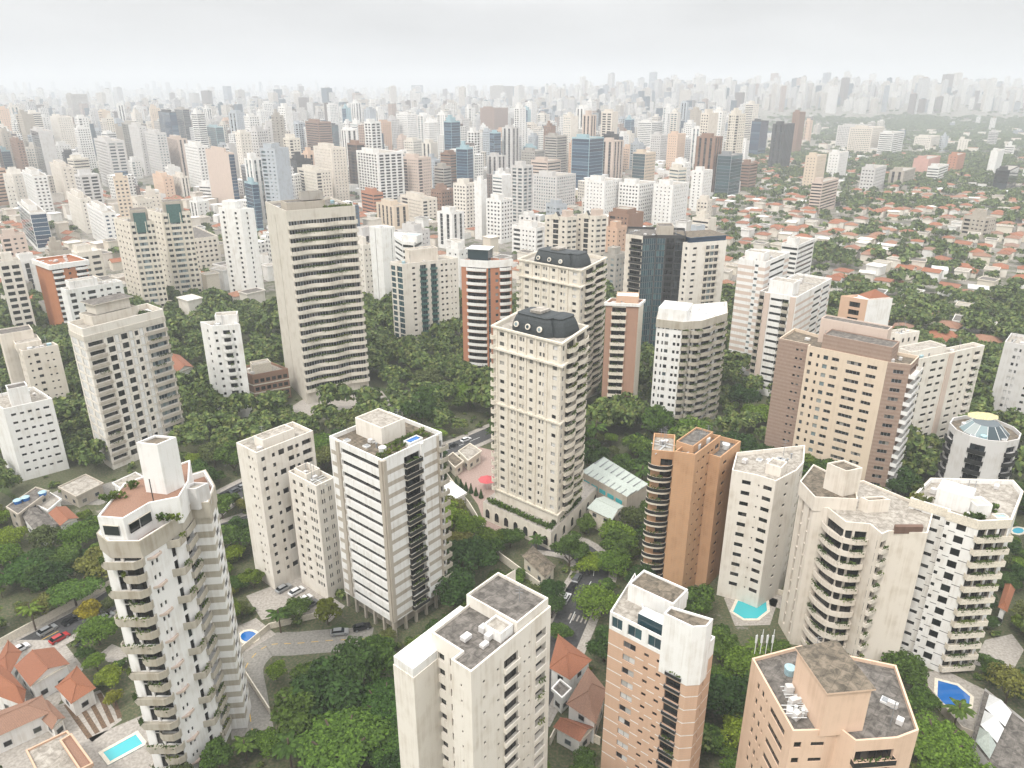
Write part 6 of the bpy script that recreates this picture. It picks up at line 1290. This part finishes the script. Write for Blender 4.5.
# ------------------------------------------------------------------ trees
def crownmesh(seed, R, Hc, nl, nq, leaf, mat, flat=0., name='crown'):
    r = np.random.RandomState(seed); C = []; RR = []
    for i in range(nl):
        d = r.normal(size=3); d[2] = abs(d[2]) * .9 - .12; d /= np.linalg.norm(d); f = r.uniform(.35, .74)
        if i < 3: f *= .4
        C.append((d[0] * R * f, d[1] * R * f, Hc * (.42 + .5 * d[2] * f * (1 - flat * .4)))); RR.append(R * r.uniform(.22, .42) * (1 - .25 * flat))
    C = np.array(C); RR = np.array(RR); w_ = RR ** 2 / np.sum(RR ** 2); li = r.choice(nl, nq, p=w_)
    d = r.normal(size=(nq, 3)); d /= np.linalg.norm(d, axis=1)[:, None]; d[:, 2] = np.where(d[:, 2] < -.45, -d[:, 2], d[:, 2])
    sc = np.array([1, 1, (.85 - .3 * flat)]); pos = C[li] + d * RR[li][:, None] * r.uniform(.72, 1.08, (nq, 1)) * sc; pos[:, 2] = np.maximum(pos[:, 2], .1)
    nn = d + r.normal(size=(nq, 3)) * .55 + np.array([0, 0, .25 + .5 * flat]); nn /= np.linalg.norm(nn, axis=1)[:, None]
    t = np.cross(nn, r.normal(size=(nq, 3))); t /= np.linalg.norm(t, axis=1)[:, None]; bt = np.cross(nn, t)
    s = leaf * r.uniform(.5, 1.35, (nq, 1)); a, b = t * s * .62, bt * s * .42
    return np.stack([pos - a, pos - b * .9, pos + a, pos + b * 1.1], 1)
def quads_mesh(name, V, mat):
    n = len(V); me = bpy.data.meshes.new(name); me.vertices.add(n * 4); me.vertices.foreach_set('co', V.reshape(-1).astype(np.float32)); me.loops.add(n * 4); me.loops.foreach_set('vertex_index', np.arange(n * 4, dtype=np.int32))
    me.polygons.add(n); me.polygons.foreach_set('loop_start', np.arange(0, n * 4, 4, dtype=np.int32)); me.polygons.foreach_set('loop_total', np.full(n, 4, dtype=np.int32)); me.materials.append(MATS[mat]); me.update(calc_edges=True); me.validate(); return me
def trunkmesh(h, r, spread, seed):
    m = MB(); q = random.Random(seed); m.cyl((0, 0, -.3), r, h * .7, 'bark', 8, r * .75)
    for k in range(5):
        a = 6.28 * k / 5 + q.random(); m.tube((0, 0, h * .55), (math.cos(a) * spread * .5, math.sin(a) * spread * .5, h * .55 + spread * .7), r * .38, 'bark', 5)
    return m.mesh('trunk')
KIND = {}
def kind(name, words, specs, mat, trunk):
    KIND[name] = (words, [quads_mesh('crown', crownmesh(s, *p, mat), mat) for s, p in specs], [trunkmesh(trunk, .28, specs[0][1][0], 3), trunkmesh(trunk, .33, specs[0][1][0], 4)], trunk, specs[0][1][0])
kind('round', 'rounded green tree', [(1, (5., 7.5, 22, 3600, .62)), (2, (4.6, 8, 20, 3400, .6)), (3, (5.4, 7, 24, 3800, .62)), (9, (5.2, 8, 17, 3400, .6))], 'leaf', 3.)
kind('dark', 'dark dense tree', [(4, (5.2, 8.5, 24, 3800, .55)), (5, (4.7, 9, 22, 3600, .55)), (10, (5.5, 8, 20, 3700, .55))], 'leaf_dark', 2.5)
kind('bright', 'bright green spreading tree', [(6, (6.3, 5.6, 30, 4200, .55, )), (7, (6., 6., 28, 4200, .55))], 'leaf_bright', 4.)
kind('olive', 'dull olive airy tree', [(8, (4.8, 7.5, 26, 2600, .55)), (11, (5., 7, 22, 2500, .55))], 'leaf_olive', 3.)
KIND['umbrella'] = ('wide flat-topped bright tree', [quads_mesh('crown', crownmesh(s, 9.5, 6.5, 44, 8000, .62, '', 1.), 'leaf_umbrella') for s in (12, 13)], [trunkmesh(4.5, .5, 9, 5)], 4.5, 9.5)
KIND['shrub'] = ('low rounded shrub', [quads_mesh('crown', crownmesh(s, 2.1, 2.6, 9, 700, .4, 'leaf'), 'leaf') for s in (14, 15)], [trunkmesh(.8, .1, 1.5, 6)], .5, 2.1)
KIND['yellow'] = ('yellow-green young tree', [quads_mesh('crown', crownmesh(16, 3.4, 5, 16, 2200, .5, 'leaf_yellow'), 'leaf_yellow')], [trunkmesh(2.4, .18, 3, 7)], 2.4, 3.4)
def conemesh(seed):
    r = np.random.RandomState(seed); n = 2600; z = r.uniform(0, 1, n) ** 1.3; a = r.uniform(0, 6.2832, n); rr = (1 - z) * 2.6 * r.uniform(.7, 1.05, n) + .15; pos = np.stack([rr * np.cos(a), rr * np.sin(a), z * 13], 1)
    nn = np.stack([np.cos(a), np.sin(a), np.full(n, .4)], 1) + r.normal(size=(n, 3)) * .4; nn /= np.linalg.norm(nn, axis=1)[:, None]; t = np.cross(nn, r.normal(size=(n, 3))); t /= np.linalg.norm(t, axis=1)[:, None]; b = np.cross(nn, t); s = .5
    return quads_mesh('crown', np.stack([pos - t * s, pos - b * s * .5, pos + t * s, pos + b * s * .5], 1), 'leaf_dark')
KIND['conifer'] = ('tall dark pointed conifer', [conemesh(1), conemesh(2)], [trunkmesh(1.5, .2, 1, 8)], 1., 2.6)
def palmcrown(seed):
    r = random.Random(seed); m = MB()
    for k in range(17):
        a = 6.2832 * k / 17 + r.uniform(-.15, .15); up = r.uniform(.1, 1.1); L = r.uniform(2.6, 3.6); p0 = Vector((0, 0, 0)); d = Vector((math.cos(a), math.sin(a), up)).normalized(); side = Vector((-math.sin(a), math.cos(a), 0))
        for s in range(6):
            p1 = p0 + d * L / 6; d = (d + Vector((0, 0, -.27))).normalized(); w0 = .55 * math.sin(math.pi * (s + .6) / 7.2); w1 = .55 * math.sin(math.pi * (s + 1.6) / 7.2)
            for sg in (-1, 1): m.quad(tuple(p0), tuple(p1), tuple(p1 + side * sg * w1 - Vector((0, 0, w1 * .5))), tuple(p0 + side * sg * w0 - Vector((0, 0, w0 * .5))), 'leaf')
            p0 = p1
    return m.mesh('crown')
pt_ = MB(); pt_.cyl((0, 0, -.3), .22, 8.3, 'bark', 8, .15)
KIND['palm'] = ('tall feathery palm', [palmcrown(1), palmcrown(2)], [pt_.mesh('trunk')], 8., 3.)
tr = random.Random(11); TREES = []; TLAB = {}
def tree(k, x, y, s=1., label=None, sz=None):
    words, crowns, trunks, th, R0 = KIND[k]; nm = {'palm': 'palm_tree', 'conifer': 'conifer_tree', 'shrub': 'shrub'}.get(k, 'tree'); zb = terrain(x, y)
    if not label:
        zl = (k, int(x // 40), int(y // 40)); grp = None
        if zl not in TLAB:
            lb = placelabel(words, x, y, 8, TU, ('left of', 'right of', 'behind', 'in front of')); TLAB[zl] = (lb or f'{words} in the greenery between the towers', f'{words}s around {x // 40:.0f} {y // 40:.0f}')
        label = TLAB[zl][0]; grp = label
    else: grp = None
    r = tag(obj(nm, None, None, (x, y, zb), tr.uniform(0, 6.28)), label, {'palm': 'palm', 'shrub': 'shrub'}.get(k, 'tree'), grp)
    r.scale = (s, s, sz or s * tr.uniform(.7, 1.0)); obj('trunk', tr.choice(trunks), r); c = obj('crown', tr.choice(crowns), r, (0, 0, th * .82)); TREES.append((x, y, R0 * s))
TU = set()
HAND = [('umbrella', 340, 742, 1.1, 'broadest flat-topped bright green tree at the bottom of the photo'), ('umbrella', 385, 702, .85, 'flat-topped bright green tree against the cream tower wing'), ('umbrella', 388, 742, .7, 'flat bright green crown lowest beside the cream tower wing'), ('dark', 325, 680, 1.6, 'big dark dense tree inside the curving driveway'), ('dark', 352, 662, 1.25, 'dark tree between the driveway bend and the white ribbon tower'), ('round', 378, 655, 1.2, 'green tree under the white ribbon tower stilts'), ('dark', 300, 705, 1.3, 'dark tree at the lower end of the curving driveway'),
  ('bright', 594, 598, .95, 'bright green round tree beside the asphalt lane crossing'), ('dark', 605, 640, 1., 'dark tree shading the large orange hipped roof'), ('yellow', 325, 600, 1.2, 'yellow-green tree in the car park of the cream towers'), ('umbrella', 18, 568, .85, 'bright flat-topped tree at the frame edge below the small tiled houses'), ('umbrella', 72, 590, .8, 'flat-topped tree beside the street, nearest the balconied tower'), ('olive', 95, 560, 1.3, 'dull airy tree left of the balconied tower'), ('yellow', 88, 603, 1.1, 'yellow-green tree over the street by the parked cars'), ('bright', 96, 628, .8, 'green tree by the gate of the balconied tower'), ('bright', 110, 672, .6, 'garden tree beside the striped parking court'), ('yellow', 112, 690, .7, 'yellowish shrub tree near the striped parking court'),
  ('bright', 468, 392, 1.2, 'light green broad crown left of the nearer ivory tower'), ('round', 432, 392, 1.3, 'round crown in the middle of the park'), ('dark', 420, 410, 1.5, 'large dark crown below the park centre'), ('olive', 426, 372, 1.5, 'olive rounded crown in the park, wider than the rest'), ('bright', 448, 515, 1., 'light green tree right of the white ribbon tower'), ('dark', 470, 550, 1.4, 'dark tree between the white ribbon tower and the podium'), ('dark', 455, 580, 1.3, 'dark tree beneath the white ribbon tower'), ('bright', 505, 580, .8, 'fresh green tree below the ivory podium'), ('olive', 528, 590, .9, 'pale feathery tree above the cream tower roof'), ('bright', 590, 560, .7, 'bright small tree under the orange brick tower balconies'), ('dark', 570, 545, 1.1, 'dark tree close to the ivory podium corner'), ('round', 560, 628, .7, 'small round tree on the kerb of the asphalt lane'), ('dark', 553, 585, .8, 'dark tree between the brown low roof and the asphalt lane'), ('umbrella', 940, 742, .8, 'broad green crown beside the peach tower'), ('dark', 905, 660, 1.1, 'dark tree behind the deep blue pool'), ('dark', 730, 690, 1.2, 'dark tree between the salmon and peach towers'), ('round', 722, 640, 1., 'tree between the salmon tower and the curved pool'),
  ('umbrella', 170, 320, 1.0, 'large dark green crown before the beige twin towers'), ('umbrella', 215, 300, 1.1, 'widest green crown between beige twins and wavy slab'), ('yellow', 66, 375, 1.6, 'yellow-green tree between the grey framed tower and cream tower'), ('bright', 760, 410, 1.2, 'bright crown left of the brown tiled bay'), ('dark', 745, 395, 1.3, 'dark crown below the striped pale tower'),
  ('palm', 278, 612, 1., 'palm beside the car park of the cream towers'), ('palm', 288, 742, 1.2, 'palm near the lower driveway at the photo foot'), ('palm', 540, 560, .8, 'palm by the brown roof below the podium'), ('palm', 700, 635, .7, 'palm beside the curved turquoise pool'), ('palm', 600, 585, .9, 'palm under the orange brick tower'), ('palm', 30, 610, 1., 'drooping palm above the dark street'),
  ('conifer', 200, 285, .8, 'pointed conifer closest to the staggered-window white tower'), ('conifer', 238, 286, 1., 'dark conifer between the staggered-window tower and wavy slab'), ('conifer', 250, 290, 1., 'dark conifer touching the edge of the wavy slab'), ('conifer', 258, 286, .9, 'last conifer in the row by the wavy slab')]
for i in range(8): HAND.append(('conifer', 446 + i * 5.0, 478 + i * 2.4, .28, 'clipped small conifer in the courtyard row'))
for k, x, y, s, lb in HAND:
    th = KIND[k][3]; p = P(x, y, 6 * s if k != 'conifer' else 4 * s)
    tree(k, p[0], p[1], s, lb)
    if 'clipped' in lb: bpy.data.objects[-1]; [o for o in COL.objects if o.get('label') == lb][-1]['group'] = 'clipped conifers in the courtyard'
def free(x, y, R):
    for q, h, cx, cy, rr in BLD:
        if math.hypot(cx - x, cy - y) < rr + R and pdist((x, y), q) < R * .62 + .6: return False
    for q, c in CLEAR:
        if c > -5 and c < 0: continue
        if pdist((x, y), q) < (max(c, 0) * .6 + R * .45 if c >= 0 else R * .12): return False
    return all(math.hypot(a - x, b - y) > (R + r) * .53 for a, b, r in TREES)
pts = []
for k in range(15000):
    y = math.sqrt(tr.uniform(75 ** 2, 430 ** 2)); x = y * tr.uniform(-.80, .80) * (1.3 if y < 200 else 1)
    z = tr.random(); kd = 'dark' if z < .24 else 'round' if z < .50 else 'bright' if z < .74 else 'olive' if z < .90 else 'shrub' if z < .95 else 'palm' if z < .985 else 'yellow'
    s = tr.choice((tr.uniform(.5, .85), tr.uniform(.9, 1.3), tr.uniform(1.2, 1.75) if y > 190 else tr.uniform(.9, 1.35))) * (1.05 if y > 200 else .82); u = proj(x, y, 6)
    if suburb(x, y) and y > 330 and tr.random() < .6: continue
    if not (-60 < u[0] < 1084 and u[1] < 860): continue
    R = KIND[kd][4] * s
    if not free(x, y, R): continue
    TREES.append((x, y, R)); pts.append((x, y, kd, s))
pts.sort(key=lambda p: math.hypot(p[0], p[1])); n = len(HAND); masst = []
for x, y, kd, s in pts:
    u = proj(x, y, 8); vis = -15 < u[0] < 1040 and u[1] < 790 and not (hidden(x, y, 9) and hidden(x + 3, y, 9) and hidden(x - 3, y, 9))
    if n < 298 and vis: TREES_len = len(TREES); tree(kd, x, y, s); n += 1
    else: masst.append((x, y, kd, s))
print('TREES', n, len(masst))
def lmass():
    m, t, b = newmat('leaf_mass'); b.inputs['Roughness'].default_value = .6; b.inputs['Specular IOR Level'].default_value = .2
    g = N(t, 'ShaderNodeNewGeometry'); mp = N(t, 'ShaderNodeMapping'); mp.inputs['Scale'].default_value = (.10, .10, .02); t.links.new(g.outputs['Position'], mp.inputs[0]); n_ = N(t, 'ShaderNodeTexNoise'); n_.inputs['Detail'].default_value = 2; t.links.new(mp.outputs[0], n_.inputs['Vector'])
    r = ramp(t, [(.3, (.05, .082, .022)), (.5, (.08, .12, .03)), (.62, (.14, .165, .045)), (.72, (.105, .11, .045))]); t.links.new(n_.outputs['Fac'], r.inputs[0]); r2 = ramp(t, [(0, (.45, .5, .45)), (1, (1.45, 1.4, 1.3))]); t.links.new(g.outputs['Random Per Island'], r2.inputs[0])
    mm = N(t, 'ShaderNodeMix', data_type='RGBA', blend_type='MULTIPLY'); mm.inputs['Factor'].default_value = 1; t.links.new(r.outputs[0], mm.inputs['A']); t.links.new(r2.outputs[0], mm.inputs['B']); t.links.new(mm.outputs['Result'], b.inputs['Base Color'])
lmass()
def mass(name, label, items, bank):
    V = []; r = np.random.RandomState(3)
    for x, y, s in items:
        v = bank[r.randint(len(bank))]; a = r.uniform(0, 6.28); c, sn = math.cos(a), math.sin(a); q = v.copy(); q[..., 0], q[..., 1] = (v[..., 0] * c - v[..., 1] * sn) * s + x, (v[..., 0] * sn + v[..., 1] * c) * s + y; q[..., 2] = v[..., 2] * s * r.uniform(.8, 1.15) + terrain(x, y) + (2. * s if s > .5 else 0); V.append(q)
    tag(obj(name, quads_mesh(name, np.concatenate(V), 'leaf_mass')), label, None, kind='stuff')
und = []
for k in range(2600):
    y = math.sqrt(wn.uniform(80 ** 2, 420 ** 2)); x = y * wn.uniform(-.78, .78) * (1.3 if y < 200 else 1); s_ = wn.uniform(.16, .38)
    if any(pdist((x, y), q) < 1.3 for q, h, cx, cy, rr in BLD if math.hypot(cx - x, cy - y) < rr + 3): continue
    if any(pdist((x, y), q) < .8 for q, c in CLEAR if not -5 < c < 0 and c != .01): continue
    und.append((x, y, s_))
mass('undergrowth', 'shrubs and undergrowth filling the gardens', und, [crownmesh(80 + i, 5.2, 6, 9, 130, 2.0, '') for i in range(4)])
mass('tree_cover', 'closed tree cover between the near towers', [(x, y, s) for x, y, k, s in masst], [crownmesh(40 + i, 5.2, 8, 18, 900, 1.05, '') for i in range(4)])
far = [(x, y, wn.uniform(.65, 1.2)) for x, y in parklots]
for y, x, sub in lots:
    if wn.random() < (.75 if sub else .5): far.append((x + wn.uniform(5, 10), y + wn.uniform(-9, 9), wn.uniform(.5, 1.1)))
for k in range(9000):
    y = math.sqrt(wn.uniform(900 ** 2, 3300 ** 2)); x = y * wn.uniform(-.78, .78)
    if suburb(x, y): p_ = .95 if y > 1000 else .2
    elif x / y < -.3 and y > 2300: p_ = .5
    else: p_ = .16
    if wn.random() < p_: far.append((x, y, wn.uniform(.9, 1.7)))
far = [f for f in far if not any(pdist((f[0], f[1]), q) < 2.5 for q, h, cx, cy, rr in BLD if abs(cx - f[0]) < 40 and abs(cy - f[1]) < 40)]
for k in range(300):
    y = math.sqrt(wn.uniform(430 ** 2, 3000 ** 2)); x = y * wn.uniform(-.1, .80)
    if x / y < .45 and k % 3: continue
    if not suburb(x, y): continue
    r_ = wn.uniform(14, 42) * (1 + y / 2500); n_ = int(r_ * r_ / 34)
    for j in range(n_):
        a = wn.uniform(0, 6.28); d = r_ * math.sqrt(wn.random()); far.append((x + math.cos(a) * d * 1.5, y + math.sin(a) * d, wn.uniform(.8, 1.35)))
far = [f for f in far if not any(pdist((f[0], f[1]), q) < 1.5 for q, h, cx, cy, rr in BLD if abs(cx - f[0]) < 40 and abs(cy - f[1]) < 40)]
mass('far_woodland', 'tree cover of the suburb and wooded valley', far, [crownmesh(60 + i, 5.6, 7.5, 11, 85, 2.6, '') for i in range(6)])
# ------------------------------------------------------------------ haze
m = MB(); m.box((0, 5500, -9), 34000, 14200, 330, 'black'); me = m.mesh('haze'); me.materials.clear()
hm = bpy.data.materials.new('haze'); hm.use_nodes = True; t = hm.node_tree; t.nodes.clear(); o_ = N(t, 'ShaderNodeOutputMaterial'); pv = N(t, 'ShaderNodeVolumePrincipled'); pv.inputs['Color'].default_value = (.735, .765, .80, 1); pv.inputs['Density'].default_value = HAZE; pv.inputs['Anisotropy'].default_value = .0
t.links.new(pv.outputs[0], o_.inputs['Volume']); me.materials.append(hm); tag(obj('haze', me), 'pale haze over the city', None, kind='stuff')
